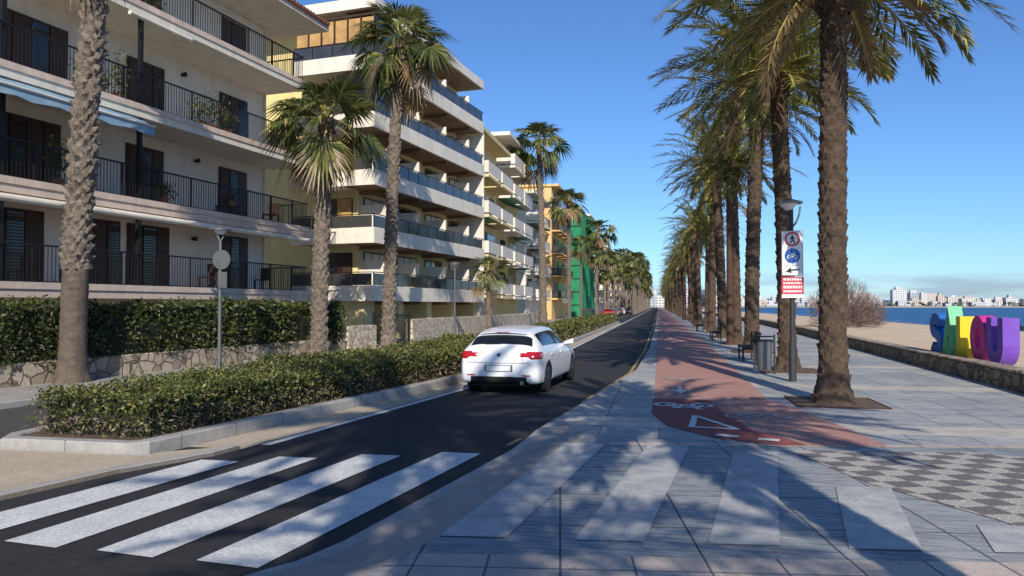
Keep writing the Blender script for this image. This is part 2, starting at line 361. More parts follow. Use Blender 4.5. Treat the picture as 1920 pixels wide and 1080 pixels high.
def band(x0,x1,c,wd,z):
    f=lambda x:c+.15*x
    k.poly('b',M['tile_beige'],[(x0,f(x0)-wd,z),(x1,f(x1)-wd,z),(x1,f(x1),z),(x0,f(x0),z)])
band(-1.7,6.4,5.22,.62,.124); band(-.6,6.6,9.55,.2,.124)
k.finish()
b=Obj('bike_lane'); yb=[14.2,17,20,25,31,40,60,120,400]
b.ribbon('lane',M['bike'],[(-.08,y,.125) for y in yb],[(1.95+.25*min(1,(y-14)/20),y,.125) for y in yb])
b.poly('lane_end',M['bike'],[(-.08,14.2,.125),(-.12,12.2,.125),(.1,10.9,.125),(.7,10.0,.125),(1.44,9.62,.125),(2.76,9.8,.125),(2.62,11,.125),(2.3,13,.125),(1.95,14.2,.125)])
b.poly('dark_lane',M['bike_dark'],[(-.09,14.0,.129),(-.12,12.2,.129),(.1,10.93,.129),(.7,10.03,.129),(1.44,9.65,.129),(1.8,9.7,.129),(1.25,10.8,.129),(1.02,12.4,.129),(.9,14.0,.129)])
b.finish()
bm=Obj('bike_lane_markings'); zc=[.133]
def bar(m,a,c,w):
    a=Vector(a);c=Vector(c);d=(c-a).normalized();n=Vector((-d.y,d.x))*w/2; zc[0]+=.00015
    bm.poly('marks_'+m.name,m,[(*(a+n),zc[0]),(*(a-n),zc[0]),(*(c-n),zc[0]),(*(c+n),zc[0])])
def ringg(m,c,r0,r1,n=24):
    zc[0]+=.00015
    vs=[];fs=[]
    for i in range(n):
        t=2*math.pi*i/n; vs+=[(c[0]+r0*math.cos(t),c[1]+r0*1.25*math.sin(t),zc[0]),(c[0]+r1*math.cos(t),c[1]+r1*1.25*math.sin(t),zc[0])]
        j=(i+1)%n; fs.append((2*i,2*i+1,2*j+1,2*j))
    bm.add('marks_'+m.name,m,vs,fs)
BIKE=[((-.5,0),(-.18,.42)),((-.18,.42),(.33,.42)),((.33,.42),(0,0)),((0,0),(-.5,0)),((-.18,.42),(0,0)),((.5,0),(.3,.62)),((.3,.62),(.5,.66)),((-.22,.5),(-.22,.42)),((-.34,.52),(-.1,.52))]
def gbike(cx,cy,s,m,w=.05,flip=1):
    for sx in(-.5,.5): ringg(m,(cx+sx*s,cy),.27*s-w/2,.27*s+w/2)
    for a,c in BIKE: bar(m,(cx+a[0]*s,cy+a[1]*s*1.3*flip),(cx+c[0]*s,cy+c[1]*s*1.3*flip),w)
pm=M['paint']
gbike(.42,13.2,.62,pm,.07,-1); gbike(1.5,12.0,.62,M['paint_worn'],.045); gbike(.42,17.8,.5,M['paint_worn'],.05,-1)
bar(pm,(.42,16.2),(.42,15.4),.09); zc[0]+=.0003
bm.poly('marks_road_paint',pm,[(.22,15.4,zc[0]),(.42,14.9,zc[0]),(.62,15.4,zc[0])])
bar(pm,(.55,11.9),(1.05,10.75),.09); bar(pm,(.55,11.9),(.45,10.75),.09); bar(pm,(.4,10.8),(1.1,10.7),.1)
bar(pm,(.75,10.2),(1.02,10.1),.16); bar(pm,(1.25,9.98),(1.5,9.92),.16); 
for y in (30,45,70): gbike(.45,y,.6,M['paint_worn'],.06,-1); gbike(1.6,y+3,.6,M['paint_worn'],.06)
bm.finish()
cw=Obj('pavement_crossing_marks')
for (a,b_,c,d) in [(-1.37,5.4,-.9,9.3),(-.366,5.5,.12,9.4),(.596,5.6,1.12,9.2),(1.57,5.68,1.9,7.6),(2.55,5.8,2.7,6.5)]:
    cw.poly('m',M['paint_worn'],[(a-.25,b_-.03,.128),(a+.25,b_+.03,.128),(c+.25,d,.128),(c-.25,d-.03,.128)])
cw.finish()
m,nt,bb=newmat('mosaic'); v=coords(nt,R(-20),(1,1.25,1))
ck=nt.nodes.new('ShaderNodeTexChecker'); ck.inputs['Scale'].default_value=3.9; ck.inputs['Color1'].default_value=(.50,.455,.40,1); ck.inputs['Color2'].default_value=(.135,.12,.115,1)
nzz=nt.nodes.new('ShaderNodeTexNoise'); nzz.inputs['Scale'].default_value=5; nt.links.new(v,nzz.inputs[0])
nt.links.new(mixc(nt,.10,v,nzz.outputs['Color']),ck.inputs[0])
col=mixc(nt,.18,ck.outputs[0],(.34,.31,.28))
col=mixc(nt,1.0,col,ramp(nt,noise(nt,v,65,3),[(.4,(.5,.5,.5)),(.6,(1.3,1.3,1.3))]),'MULTIPLY')
nt.links.new(col,bb.inputs['Base Color']); bb.inputs['Roughness'].default_value=.85; bump(nt,bb,noise(nt,v,70,3),.4,.01)
c=Obj('mosaic_paving'); c.poly('m',m,[(1.5,9.35,.126),(2.0,7.75,.126),(2.7,6.6,.126),(2.85,5.85,.126),(6.4,5.2,.126),(6.6,8.2,.126),(3.7,9.6,.126)]); c.finish()
r=np.random.default_rng(21)
px=np.concatenate([r.uniform(-1,6,500),r.uniform(-6.2,-4.2,400)]); py=np.concatenate([4.5+r.uniform(0,1,500)**1.5*18,r.uniform(8.5,22,400)])
kk=np.array([ (x>KR(y)+.9) or (IR(y)+.02<x<WL(y)) for x,y in zip(px,py)]); px=px[kk];py=py[kk]
pz=np.where(px<-3.2,.012,.135)
P=np.stack([px,py,pz],1); Q=leaf_quads(P,.018,r,.4); Q[:,:,2]=pz[:,None]+(Q[:,:,2]-pz[:,None])*.15+.004
link(bpy.data.objects.new('fallen_leaves',mesh_multi('fallen_leaves',[quads_chunk(Q,0)],[M['leaf_dead']])))
s=Obj('sea_wall'); pw=[(SW(y),y) for y in [-60,-20,0,5,10,16,25,35,46,58,70,120,400]]
s.path('wall',M['seawall'],pw,-.42,-.2,.50,.03); s.path('coping',M['stone'],[(x-.02,y) for x,y in pw],-.46,.502,.55,.012); s.finish()

# ------------------------------------------------------------ hedges
def hedge(name,L,Rr,y0,y1,zb,zt,dens,leafm,lsize,twig=0,seed=1,bumpy=.06):
    r=np.random.default_rng(seed); ch=[]
    yc=np.arange(y0+.1,y1,.25 if y1-y0<30 else .6)
    vs=[];fs=[]
    for y in yc:
        l=L(y)+.09;rr=Rr(y)-.09; top=zt(y)-.09
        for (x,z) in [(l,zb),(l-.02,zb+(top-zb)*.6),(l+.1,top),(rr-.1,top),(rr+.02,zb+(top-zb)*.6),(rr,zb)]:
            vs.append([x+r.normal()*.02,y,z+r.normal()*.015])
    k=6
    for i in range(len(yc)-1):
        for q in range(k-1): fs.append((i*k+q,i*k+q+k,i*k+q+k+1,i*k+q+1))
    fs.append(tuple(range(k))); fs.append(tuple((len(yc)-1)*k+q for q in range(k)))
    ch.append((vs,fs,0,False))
    ln=y1-y0; wd=abs(Rr(y0)-L(y0)); ht=zt(y0)-zb
    per=wd+2*ht
    n=int(ln*per*dens)
    y=y0+ln*r.uniform(0,1,n)
    keep=r.uniform(0,1,n)<np.clip(14/np.maximum(y,1),.16,1)**1.2; y=y[keep]; n=len(y)
    Lx=np.array([L(a) for a in y]); Rx=np.array([Rr(a) for a in y]); Zt=np.array([zt(a) for a in y])
    q=r.uniform(0,per,n); x=np.zeros(n); z=np.zeros(n)
    a=q<ht; x[a]=Lx[a]; z[a]=zb+q[a]/ht*(Zt[a]-zb)
    b_=(q>=ht)&(q<ht+wd); x[b_]=Lx[b_]+(q[b_]-ht)/wd*(Rx[b_]-Lx[b_]); z[b_]=Zt[b_]
    c_=q>=ht+wd; x[c_]=Rx[c_]; z[c_]=zb+(q[c_]-ht-wd)/ht*(Zt[c_]-zb)
    wob=np.sin(y*2.3+seed)*.5+np.sin(y*5.1+x*3)*.4+np.sin(y*.9+2)*.6+np.sin(x*6+y*3)*.3
    z+=np.where(b_,wob*bumpy*.7,0); x+=np.where(c_,wob*bumpy*.7,0)-np.where(a,wob*bumpy*.7,0)
    Pn=np.stack([x,y,z],1)+r.normal(size=(n,3))*np.array([.05,.05,.045])
    sh=(r.uniform(0,1,n)<.03)&b_; Pn[sh,2]+=r.uniform(.05,.14,sh.sum())
    ne=int(wd*ht*dens)
    Pe=np.stack([L(y0)+r.uniform(0,1,ne)*wd,np.full(ne,y0),zb+r.uniform(0,1,ne)*ht],1)+r.normal(size=(ne,3))*.05
    Pn=np.concatenate([Pn,Pe]); n=len(Pn)
    sz=lsize*np.clip(Pn[:,1:2]/14,1,3)
    low=(Pn[:,2]-zb)/ht<.55
    tw=low&(r.uniform(0,1,n)<twig)
    def lq(P,s,asp):
        a=rand_unit(r,len(P)); b=np.cross(a,rand_unit(r,len(P))); b/=np.linalg.norm(b,axis=1)[:,None]+1e-9
        s=s*r.uniform(.6,1.3,(len(P),1)); return np.stack([P-a*s,P+b*s*asp,P+a*s,P-b*s*asp],1)
    ch.append(quads_chunk(lq(Pn[~tw],sz[~tw],.5),1))
    if tw.any(): ch.append(quads_chunk(lq(Pn[tw],sz[tw]*1.2,.2),2))
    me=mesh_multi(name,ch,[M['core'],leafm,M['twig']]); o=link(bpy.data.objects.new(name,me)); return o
hedge('median_hedge',lambda y:IL(y)+.28,lambda y:IR(y)-.3,8.4,77.5,.15,lambda y:float(np.interp(y,[8,12,25,80],[.70,.74,.84,.9])),1000,M['leaf_hedge'],.032,.65,3,.11)
hedge('clipped_hedge',lambda y:LW(y)-.95,lambda y:LW(y)-.03,-2,19.8,.55,lambda y:1.88,460,M['leaf_hedge2'],.045,.1,5,.10)
hedge('clipped_hedge',lambda y:LW(y)-.95,lambda y:LW(y)-.03,20.1,26.6,.5,lambda y:1.9,460,M['leaf_hedge2'],.045,.1,6,.14)
wl=Obj('stone_wall'); wl.path('w',M['stone'],[(LW(y)-.02,y) for y in [-20,0,13,18,22,25.8,26.6]],.42,.05,.62,.03); wl.finish()
wl=Obj('stone_wall'); wl.path('w',M['stone_light'],[(LW(y),y) for y in [32.5,38,48,58,70]],.35,.05,1.22,.02); wl.finish()
wl=Obj('stone_wall'); wl.path('w',M['stone_light'],[(LW(26.8),26.8),(LW(29),29)],.35,.05,1.05,.02); wl.finish()
ge=Obj('iron_gate')
ye=np.arange(29.1,32.4,.13)
for y in ye: ge.tube('bars',M['iron'],(LW(y)-.15,y,.12),(LW(y)-.15,y,1.5),.012,n=5)
for z in(.25,1.4): ge.tube('rails',M['iron'],(LW(29.05)-.15,29.05,z),(LW(32.4)-.15,32.4,z),.02,n=6)
for y in(29.05,30.7,32.4): ge.box('posts',M['iron'],LW(y)-.2,LW(y)-.1,y-.05,y+.05,.1,1.6)
ge.finish()

# ------------------------------------------------------------ palms
def trunk_chunk(h,lean,rbase,rtop,flare,kind,seg=28,pitch=.16,amp=.035,z0=0,z1=None,seed=0,nb=None):
    z1=h if z1 is None else z1
    nz=max(8,int((z1-z0)/(pitch/5))); vs=[];fs=[]
    nb=nb or (9 if kind=='date' else 6)
    for i in range(nz+1):
        z=z0+(z1-z0)*i/nz; f=z/h; cx=lean[0]*f**1.6; cy=lean[1]*f**1.6
        r0=rbase+(rtop-rbase)*f + flare*math.exp(-z/.28)
        for j in range(seg):
            t=2*math.pi*j/seg
            zz=z+.05*math.sin(3*t+z*2.1+seed)+.03*math.sin(7*t-z*5)
            row=zz/pitch; ri=math.floor(row); fr=row-ri
            ph=(t/(2*math.pi)*nb+ (ri%2)*.5+.15*math.sin(z*3+seed))%1
            d=abs(ph-.5)*2
            hgt=max(0,1-d*1.1-(1-fr)*.25)*(.35+.65*fr)
            hs=math.sin(ri*12.9898+math.floor(t/(2*math.pi)*nb+(ri%2)*.5)*78.233+seed)*43758.5; hs-=math.floor(hs)
            a=amp*(.2+1.5*hs)
            if kind=='smooth': a=amp*.35; hgt=.5+.5*math.sin(z*40+3*math.sin(t*2))
            r=r0+a*hgt
            if flare: r+=flare*.35*math.exp(-z/.3)*math.sin(t*5+seed)*.5
            vs.append((cx+r*math.cos(t),cy+r*math.sin(t),z))
    for i in range(nz):
        for j in range(seg):
            k=(j+1)%seg; fs.append((i*seg+j,i*seg+k,(i+1)*seg+k,(i+1)*seg+j))
    fs.append(tuple(nz*seg+j for j in range(seg)))
    return (vs,fs)
def date_palm_mesh(name,h,lean,seed,nf=62,nl=46,L=3.1,rt=.235,wl=1.0):
    r=np.random.default_rng(seed); ch=[]
    v,f=trunk_chunk(h,lean,rt,rt*.93,.17,'date',seed=seed,amp=.045,pitch=.13 if nl>30 else .4,seg=28 if nl>30 else 10); ch.append((v,f,0,False))
    top=np.array([lean[0],lean[1],h])
    vs=[];fs=[];sg=16
    for i in range(9):
        t=i/8; z=h-.75+t*1.0; rad=rt+ .16*math.sin(math.pi*min(1,t*1.05))+.02
        for j in range(sg):
            a=2*math.pi*j/sg; rr_=rad*(1+.14*math.sin(j*3.1+i*2.3)); vs.append((top[0]+rr_*math.cos(a),top[1]+rr_*math.sin(a),z))
    for i in range(8):
        for j in range(sg): k=(j+1)%sg; fs.append((i*sg+j,i*sg+k,(i+1)*sg+k,(i+1)*sg+j))
    ch.append((vs,fs,0,False))
    Q=[];RQ=[];DQ=[]
    for i in range(nf):
        u=i/nf; az=i*2.39996+r.normal()*.18
        el=R(80)-u**.85*R(112)+r.normal()*.10
        Lf=L*(.74+.33*math.sin(math.pi*min(1,.25+u*.75)))*r.uniform(.85,1.12)
        droop=R(48)+r.uniform(-.2,.25); twist=r.normal()*.4
        n=nl; s=np.linspace(0,1,14); e=el-droop*s**1.5
        ds=Lf/13; hx=np.concatenate([[0],np.cumsum(np.cos(e[:-1])*ds)]); hz=np.concatenate([[0],np.cumsum(np.sin(e[:-1])*ds)])
        ca,sa=math.cos(az),math.sin(az); sb=r.normal()*.12*Lf
        lat=sb*s**2
        Pp=np.stack([top[0]+.12*ca+hx*ca-lat*sa,top[1]+.12*sa+hx*sa+lat*ca,top[2]+.05+hz],1)
        S0=np.array([-sa,ca,0]); wd=np.linspace(.055,.010,14)[:,None]
        A=Pp+S0*wd; B=Pp-S0*wd
        up=np.array([0,0,1.0]); C=Pp+up*wd*.7
        for k in range(13):
            RQ.append([A[k],C[k],C[k+1],A[k+1]]); RQ.append([C[k],B[k],B[k+1],C[k+1]])
        sl=np.linspace(.10,.99,n); pos=np.stack([np.interp(sl,s,Pp[:,q]) for q in range(3)],1)
        T=np.gradient(pos,axis=0); T/=np.linalg.norm(T,axis=1)[:,None]
        Nn=np.cross(T,S0[None,:].repeat(n,0)); Nn*=np.sign(Nn[:,2:3]+1e-6)
        for side in(-1,1):
            ang=np.interp(sl,[0,.3,1],[R(66),R(50),R(22)])+r.normal(size=n)*.12
            vv=R(26)+r.normal(size=n)*.3+side*twist
            D=T*np.cos(ang)[:,None]+(side*S0[None,:]*np.cos(vv)[:,None]+Nn*np.sin(vv)[:,None])*np.sin(ang)[:,None]
            D[:,2]-=.10; D/=np.linalg.norm(D,axis=1)[:,None]
            ln=(.52*np.interp(sl,[0,.08,.4,.8,1],[.35,.6,1,.78,.45])*r.uniform(.85,1.1,n)*L/3.1)[:,None]
            W=np.cross(D,Nn); W/=np.linalg.norm(W,axis=1)[:,None]+1e-9
            ww=.024*wl
            tip=pos+D*ln; tip[:,2]-=.06*ln[:,0]
            mid=pos+D*ln*.4
            q=np.stack([pos,mid+W*ww,tip,mid-W*ww],1)
            (DQ if (u>.93) else Q).append(q)
    ch.append(quads_chunk(np.concatenate(Q),1))
    if DQ: ch.append(quads_chunk(np.concatenate(DQ),3))
    ch.append(quads_chunk(np.array(RQ),2))
    return mesh_multi(name,ch,[M['trunk_date'],M['leaf_date'],M['rachis'],M['leaf_dead']])
def fan_palm_mesh(name,h,lean,seed,nf=42,ns=22,L=1.0,rb=.27,smooth_to=0,wl=1.0,rtf=.8,boot=.9,amp=.07):
    r=np.random.default_rng(seed); ch=[]
    lo=ns<16; sg=24 if not lo else 9
    if smooth_to>0:
        v,f=trunk_chunk(h,lean,rb,rb*rtf,.13,'smooth',seed=seed,z0=0,z1=smooth_to,seg=sg); ch.append((v,f,3,True))
        v,f=trunk_chunk(h,lean,rb-.01,rb*rtf-.02,0,'fan',seed=seed,z0=smooth_to,z1=h,amp=.105,pitch=.145,seg=44,nb=8); ch.append((v,f,0,False))
    else:
        v,f=trunk_chunk(h,lean,rb,rb*rtf,.12,'fan',seed=seed,amp=amp,pitch=.17 if not lo else .5,seg=sg+8,nb=7); ch.append((v,f,0,False))
    top=np.array([lean[0],lean[1],h])
    if boot:
        f0=((h-boot)/h)**1.6
        v,f=trunk_chunk(boot,(lean[0]*(1-f0),lean[1]*(1-f0)),rb*rtf+.02,rb*rtf-.02,0,'fan',seed=seed+1,amp=.10,pitch=.14,seg=18)
        v=[(a+lean[0]*f0,b+lean[1]*f0,c+h-boot+.06) for a,b,c in v]; ch.append((v,f,4,False))
    Q=[];RQ=[];DQ=[]
    for i in range(nf):
        u=i/nf; az=i*2.39996+r.normal()*.25; el=R(78)-u*R(140)+r.normal()*.14
        dead=u>.88; pl=L*r.uniform(.75,1.15)*(.6+.55*min(1,u*1.5)); bl=L*r.uniform(.8,1.1)*(.8 if u<.15 else 1)
        ca,sa=math.cos(az),math.sin(az)
        d=np.array([math.cos(el)*ca,math.cos(el)*sa,math.sin(el)]); S=np.array([-sa,ca,0])
        base=top+d*.1; mid=base+d*pl*.5+np.array([0,0,.03]); hub=base+d*pl-np.array([0,0,.12*pl])
        for a,b,w0,w1 in((base,mid,.035,.025),(mid,hub,.025,.018)):
            RQ.append([a+S*w0,a-S*w0,b-S*w1,b+S*w1]); n0=np.cross(S,d); RQ.append([a+n0*w0*.6,a-n0*w0*.6,b-n0*w1*.6,b+n0*w1*.6])
        e2=el-R(28); d2=np.array([math.cos(e2)*ca,math.cos(e2)*sa,math.sin(e2)]); roll=r.normal()*.4
        S2=S*math.cos(roll)+np.cross(d2,S)*math.sin(roll); N2=np.cross(d2,S2)
        th=np.linspace(-R(105),R(105),ns)+r.normal(size=ns)*.03
        D=np.cos(th)[:,None]*d2+np.sin(th)[:,None]*S2+N2*(.12*np.abs(np.sin(th)))[:,None]
        ln=bl*(1-.25*np.abs(th)/R(105))*r.uniform(.9,1.08,ns)
        W=np.cross(D,N2); ww=(.55*bl*R(210)/ns/2)*wl*.9
        m1=hub+D*(ln*.52)[:,None]; tip=hub+D*ln[:,None]; tip[:,2]-=(.22+.25*max(0,u-.2))*ln
        q=np.stack([np.repeat(hub[None],ns,0),m1+W*ww,tip,m1-W*ww],1)
        (DQ if dead else Q).append(q)
    ch.append(quads_chunk(np.concatenate(Q),1)); ch.append(quads_chunk(np.array(RQ),2))
    if DQ: ch.append(quads_chunk(np.concatenate(DQ),5))
    return mesh_multi(name,ch,[M['trunk_fan'],M['leaf_fan'],M['rachis'],M['trunk_low'],M['boots'],M['leaf_dead']])
def put(name,me,loc,rot=0,sc=1,parent=None):
    o=link(bpy.data.objects.new(name,me)); o.location=loc; o.rotation_euler=(0,0,rot); o.scale=(sc,)*3 if not isinstance(sc,tuple) else sc
    if parent: o.parent=parent
    return o
DP=[(3.04,14.06,7.85,(.12,.1),.225,3.35),(3.35,20.7,8.1,(-.2,0),.21,3.2),(3.4,28.8,9.3,(.3,.1),.25,3.2),(3.42,34.8,8.2,(-.15,0),.24,3.0),(3.4,41.5,9.4,(-.35,0),.24,3.1)]
for i,(x,y,h,ln,rt,LL) in enumerate(DP):
    put('date_palm_tree',date_palm_mesh('date_palm_%d'%i,h-.12,ln,20+i,nf=70 if i<3 else 54,nl=58 if i<2 else 42,L=LL,rt=rt,wl=1.05 if i<2 else 1.35),(x,y,.12))
hid=date_palm_mesh('date_palm_b',7.4,(0,0),50,nf=64,nl=40,L=3.4,wl=1.5)
hid3=date_palm_mesh('date_palm_d',7.9,(0,0),53,nf=34,nl=40,L=3.3,wl=1.5)
hid2=date_palm_mesh('date_palm_c',12.6,(0,0),51,nf=50,nl=40,L=3.0,wl=1.7)
put('date_palm_tree',hid,(2.95,-.2,.12)); put('date_palm_tree',hid3,(1.5,-7.6,.12),2.1); put('date_palm_tree',hid2,(.9,-8.9,.12),1)
lowD=[date_palm_mesh('date_palm_low%d'%i,8.3,(.35*(i-1),.1),70+i,nf=38,nl=20,L=3.0,wl=2.3) for i in range(3)]
midD=[date_palm_mesh('date_palm_mid%d'%i,8.5,(.4*(i-1),.15),80+i,nf=48,nl=28,L=3.0,wl=1.7) for i in range(3)]
y=48.5;ii=0
while y<110:
    put('date_palm_tree',midD[ii%3],(3.4+random.uniform(-.2,.2),y,.12),random.uniform(0,6),random.uniform(.82,1.06)); y+=6.8+random.uniform(-.8,.8);ii+=1
root=link(bpy.data.objects.new('distant_palm_trees',None))
while y<420:
    put('date_palm',lowD[int(y)%3],(3.4+random.uniform(-.3,.3),y,.12),random.uniform(0,6),random.uniform(.85,1.12),root)
    y+=7.5
put('fan_palm_tree',fan_palm_mesh('fan_palm_0',11.4,(.45,.3),5,smooth_to=2.55,rb=.275,L=1.1,rtf=.86),(-13.05,14.55,.12))
put('fan_palm_tree',fan_palm_mesh('fan_palm_1',8.3,(.2,.1),6,rb=.26,L=1.3,nf=40,rtf=.95,boot=.5,amp=.08),(-11.7,24.2,.12))
put('fan_palm_tree',fan_palm_mesh('fan_palm_2',12.9,(.42,.1),8,rb=.26,L=1.4,nf=40,rtf=.72,boot=1.6,amp=.08),(-11.05,29.3,.12))
put('fan_palm_tree',fan_palm_mesh('fan_palm_3',3.8,(0,0),9,rb=.15,L=.85,nf=22,boot=.3),(-10.1,43.8,.12))
fp=[fan_palm_mesh('fan_palm_m%d'%i,14,(.35*(i-1),0),30+i,rb=.26,L=1.5,nf=36,ns=16,wl=1.0,rtf=.6) for i in range(2)]
put('fan_palm_tree',fp[0],(-10.0,64.8,.12),0,1.16); put('fan_palm_tree',fp[1],(-9.9,83,.12),1,.96)
put('fan_palm_tree',fp[0],(-9.9,96,.12),2,.7)
fl=[fan_palm_mesh('fan_palm_l%d'%i,13,(.3*(i-1),0),40+i,rb=.26,L=1.7,nf=26,ns=11,wl=1.2,rtf=.6,boot=0) for i in range(3)]
y=112
while y<420:
    put('fan_palm',fl[int(y)%3],(-9.6+random.uniform(-.6,.6),y,.12),random.uniform(0,6),random.uniform(.55,1.15),root); 
    if y>130: put('fan_palm',fl[int(y+1)%3],(-4.8+random.uniform(-.3,.3),y+4,.12),random.uniform(0,6),random.uniform(.5,1.0),root)
    y+=9
for (x,y,h,ln,rt,LL) in DP:
    p=Obj('tree_pit'); p.poly('soil',M['soil'],[(x-.7,y-.7,.1295),(x+.75,y-.7,.1295),(x+.75,y+.7,.1295),(x-.7,y+.7,.1295)])
    p.path('edge',M['rust'],[(x-.7,y-.7),(x+.75,y-.7),(x+.75,y+.7),(x-.7,y+.7)],-.02,.1,.14,0,True); p.finish()
r=np.random.default_rng(11); n=5200
d=rand_unit(r,n); d[:,2]=np.abs(d[:,2]); rad=r.uniform(.15,1,(n,1))**.6
P=d*rad*np.array([2.9,2.2,4.1])+np.array([0,0,.1]); P[:,0]+=np.sin(P[:,2]*2)*.3
a=d*np.array([.5,.5,1.3])+r.normal(size=(n,3))*.3; a/=np.linalg.norm(a,axis=1)[:,None]; bq=np.cross(a,rand_unit(r,n)); bq/=np.linalg.norm(bq,axis=1)[:,None]
ln=r.uniform(.15,.45,(n,1)); Q=np.stack([P-a*ln,P+bq*.014,P+a*ln,P-bq*.014],1)
tr=[]
for i in range(26):
    aa=r.uniform(0,6.28); e=np.array([math.cos(aa)*2.0*r.uniform(.3,1),math.sin(aa)*1.6*r.uniform(.3,1),3.2*r.uniform(.7,1)])
    tr.append([[0,0,0],[.05,0,0],e+[.02,0,0],e]); tr.append([[0,0,0],[0,.05,0],e+[0,.02,0],e])
put('bare_shrub',mesh_multi('bare_shrub',[quads_chunk(Q,0),quads_chunk(np.array(tr),0)],[M['twig']]),(14.6,64,0))
put('bare_shrub',bpy.data.meshes['bare_shrub'],(19,74,0),2,.75)

# ------------------------------------------------------------ buildings
ANG=R(90-7.64); P0=(-17.84,2.39,0)
B=Obj('apartment_building',P0,ANG)
lev=[2.4,5.05,7.95,11.1]; top=13.55
S0,S1=2.0,26.1
B.box('walls',M['white'],S0,S1,1.9,13,0.1,top)
for i,z in enumerate(lev):
    e=26.45 if i<3 else 26.1
    B.box('balcony_slabs_lower' if i<2 else 'balcony_slabs',M['slab'] if i>1 else M['pink'],S0,e,0,1.9,z-.34,z)
    B.box('balcony_lip',M['pink'],S0,e+.03,-.04,0-.003,z-.12,z+.06)
    B.box('slab_end',M['pink'],e+.003,e+.05,.0,1.9,z-.12,z+.06)
    hh=1.02
    for x in np.arange(S0+.1,e,.115): B.box('railings',M['iron'],x-.008,x+.008,.05,.066,z+.09,z+hh)
    for yv in np.arange(.16,1.9,.115): B.box('railings',M['iron'],e-.05,e-.034,yv-.008,yv+.008,z+.09,z+hh)
    B.box('handrail',M['iron'],S0,e-.02,.03,.08,z+hh,z+hh+.045); B.box('handrail',M['iron'],e-.065,e-.02,.083,1.9,z+hh,z+hh+.045)
    B.box('handrail',M['iron'],S0,e-.02,.04,.075,z+.07,z+.1)
    for x in np.arange(S0+1,e,1.4): B.box('posts',M['iron'],x-.02,x+.02,.035,.078,z,z+hh)
for x in(4.6,8.8,13.4,17.75):
    B.box('columns',M['iron'],x-.06,x+.06,.12,.24,0.1,top-.1)
nx=[lev[1],lev[2],lev[3],top]
drs=[[(14.2,15.9),(17.6,18.6),(19.0,20.7),(23.4,24.9)],[(14.3,16.4),(18.9,20.4),(23.3,24.8)],[(14.3,16.6),(18.9,20.4),(23.3,24.8)],[(14.3,16.6),(18.5,20.2),(23.4,24.7)]]
for z,zn,dd in zip(lev,nx,drs):
    for (a,c) in dd+[(9.5,11.3),(5.5,7.0)]:
        hd=min(2.12,zn-z-.5)
        B.box('door_frames',M['shutter'],a-.06,c+.06,1.86,1.897,z,z+hd+.06)
        nleaf=2 if c-a<1.2 else 3 if c-a<1.8 else 4
        w_=(c-a)/nleaf
        for q in range(nleaf):
            B.box('doors_glass' if (q+int(z))%3==0 else 'shutters',M['glassdark'] if (q+int(z))%3==0 else M['shutter'],a+q*w_+.03,a+(q+1)*w_-.03,1.835-.012*(q%2),1.857,z+.03,z+hd)
        for zz in np.arange(z+.1,z+hd,.09): B.box('louvres',M['shutter'],a+w_+.05,a+2*w_-.05,1.812,1.822,zz,zz+.045)
B.box('plinth',M['stone'],S0,S1+.03,1.85,1.897,.1,1.0)
for x,z in ((12.2,5.05),(21.8,7.95),(17.2,11.1),(22.2,2.4)):
    B.box('ac_units',M['slab'],x,x+.8,1.6,1.89,z+.05,z+.6); B.ringxz('ac_grilles',M['darkgrey'],(x+.4,z+.33),.02,.22,1.595,20)
for x,z in ((17.0,4.3),(21.9,4.3),(17.3,7.2),(22,7.2),(21.3,10.2)): B.tube('wall_lamps',M['iron'],(x,1.89,z),(x,1.72,z),.06,.09)
B.tube('downpipe',M['slab'],(25.95,1.84,.2),(25.95,1.84,top-.1),.045)
B.box('roof_slab',M['slab'],S0-.3,27.2,-.35,13.4,top+.02,top+.2)
B.box('cornice',M['pink'],S0-.3,27.25,-.4,-.353,top+.04,top+.3)
for x in np.arange(S0,27.3,.22):
    B.tube('roof_tiles',M['terracotta'],(x,-.5,top+.30),(x,6.0,top+2.1),.095,n=6)
B.add('roof',M['terracotta'],[(S0-.3,-.4,top+.24),(27.25,-.4,top+.24),(27.25,6.5,top+2.2),(S0-.3,6.5,top+2.2),(27.25,13.4,top+.24),(S0-.3,13.4,top+.24)],[(0,1,2,3),(3,2,4,5),(1,4,2),(0,3,5)])
def awn(z,s0,s1,m,drop,out):
    n=24; vs=[];fs=[]
    for i in range(n+1):
        s_=s0+(s1-s0)*i/n; sg=.03*math.sin(i*1.3)
        vs+=[(s_,.1,z),(s_,-out*.5,z-drop*.42+sg),(s_,-out,z-drop),(s_,-out-.02,z-drop-.22+.04*math.sin(i*2.1))]
    for i in range(n):
        for q in range(3): fs.append((4*i+q,4*i+q+4,4*i+q+5,4*i+q+1))
    B.add('awning_%s'%m.name,m,vs,fs)
    B.tube('awning_bar',M['slab'],(s0,-out-.03,z-drop+.03),(s1,-out-.03,z-drop+.03),.03)
awn(7.58,8,17.4,M['awnblue'],.42,.75)
B.tube('awning_case',M['slab'],(10,.02-.16,4.55),(26.3,.02-.16,4.55),.1)
B.tube('awning_case',M['slab'],(17,-.16,10.6),(19.5,-.16,10.6),.07)
B.box('wall_panel',M['slab'],13.0,14.0,1.2,1.25,2.42,4.6)
r=np.random.default_rng(3); LP=[]
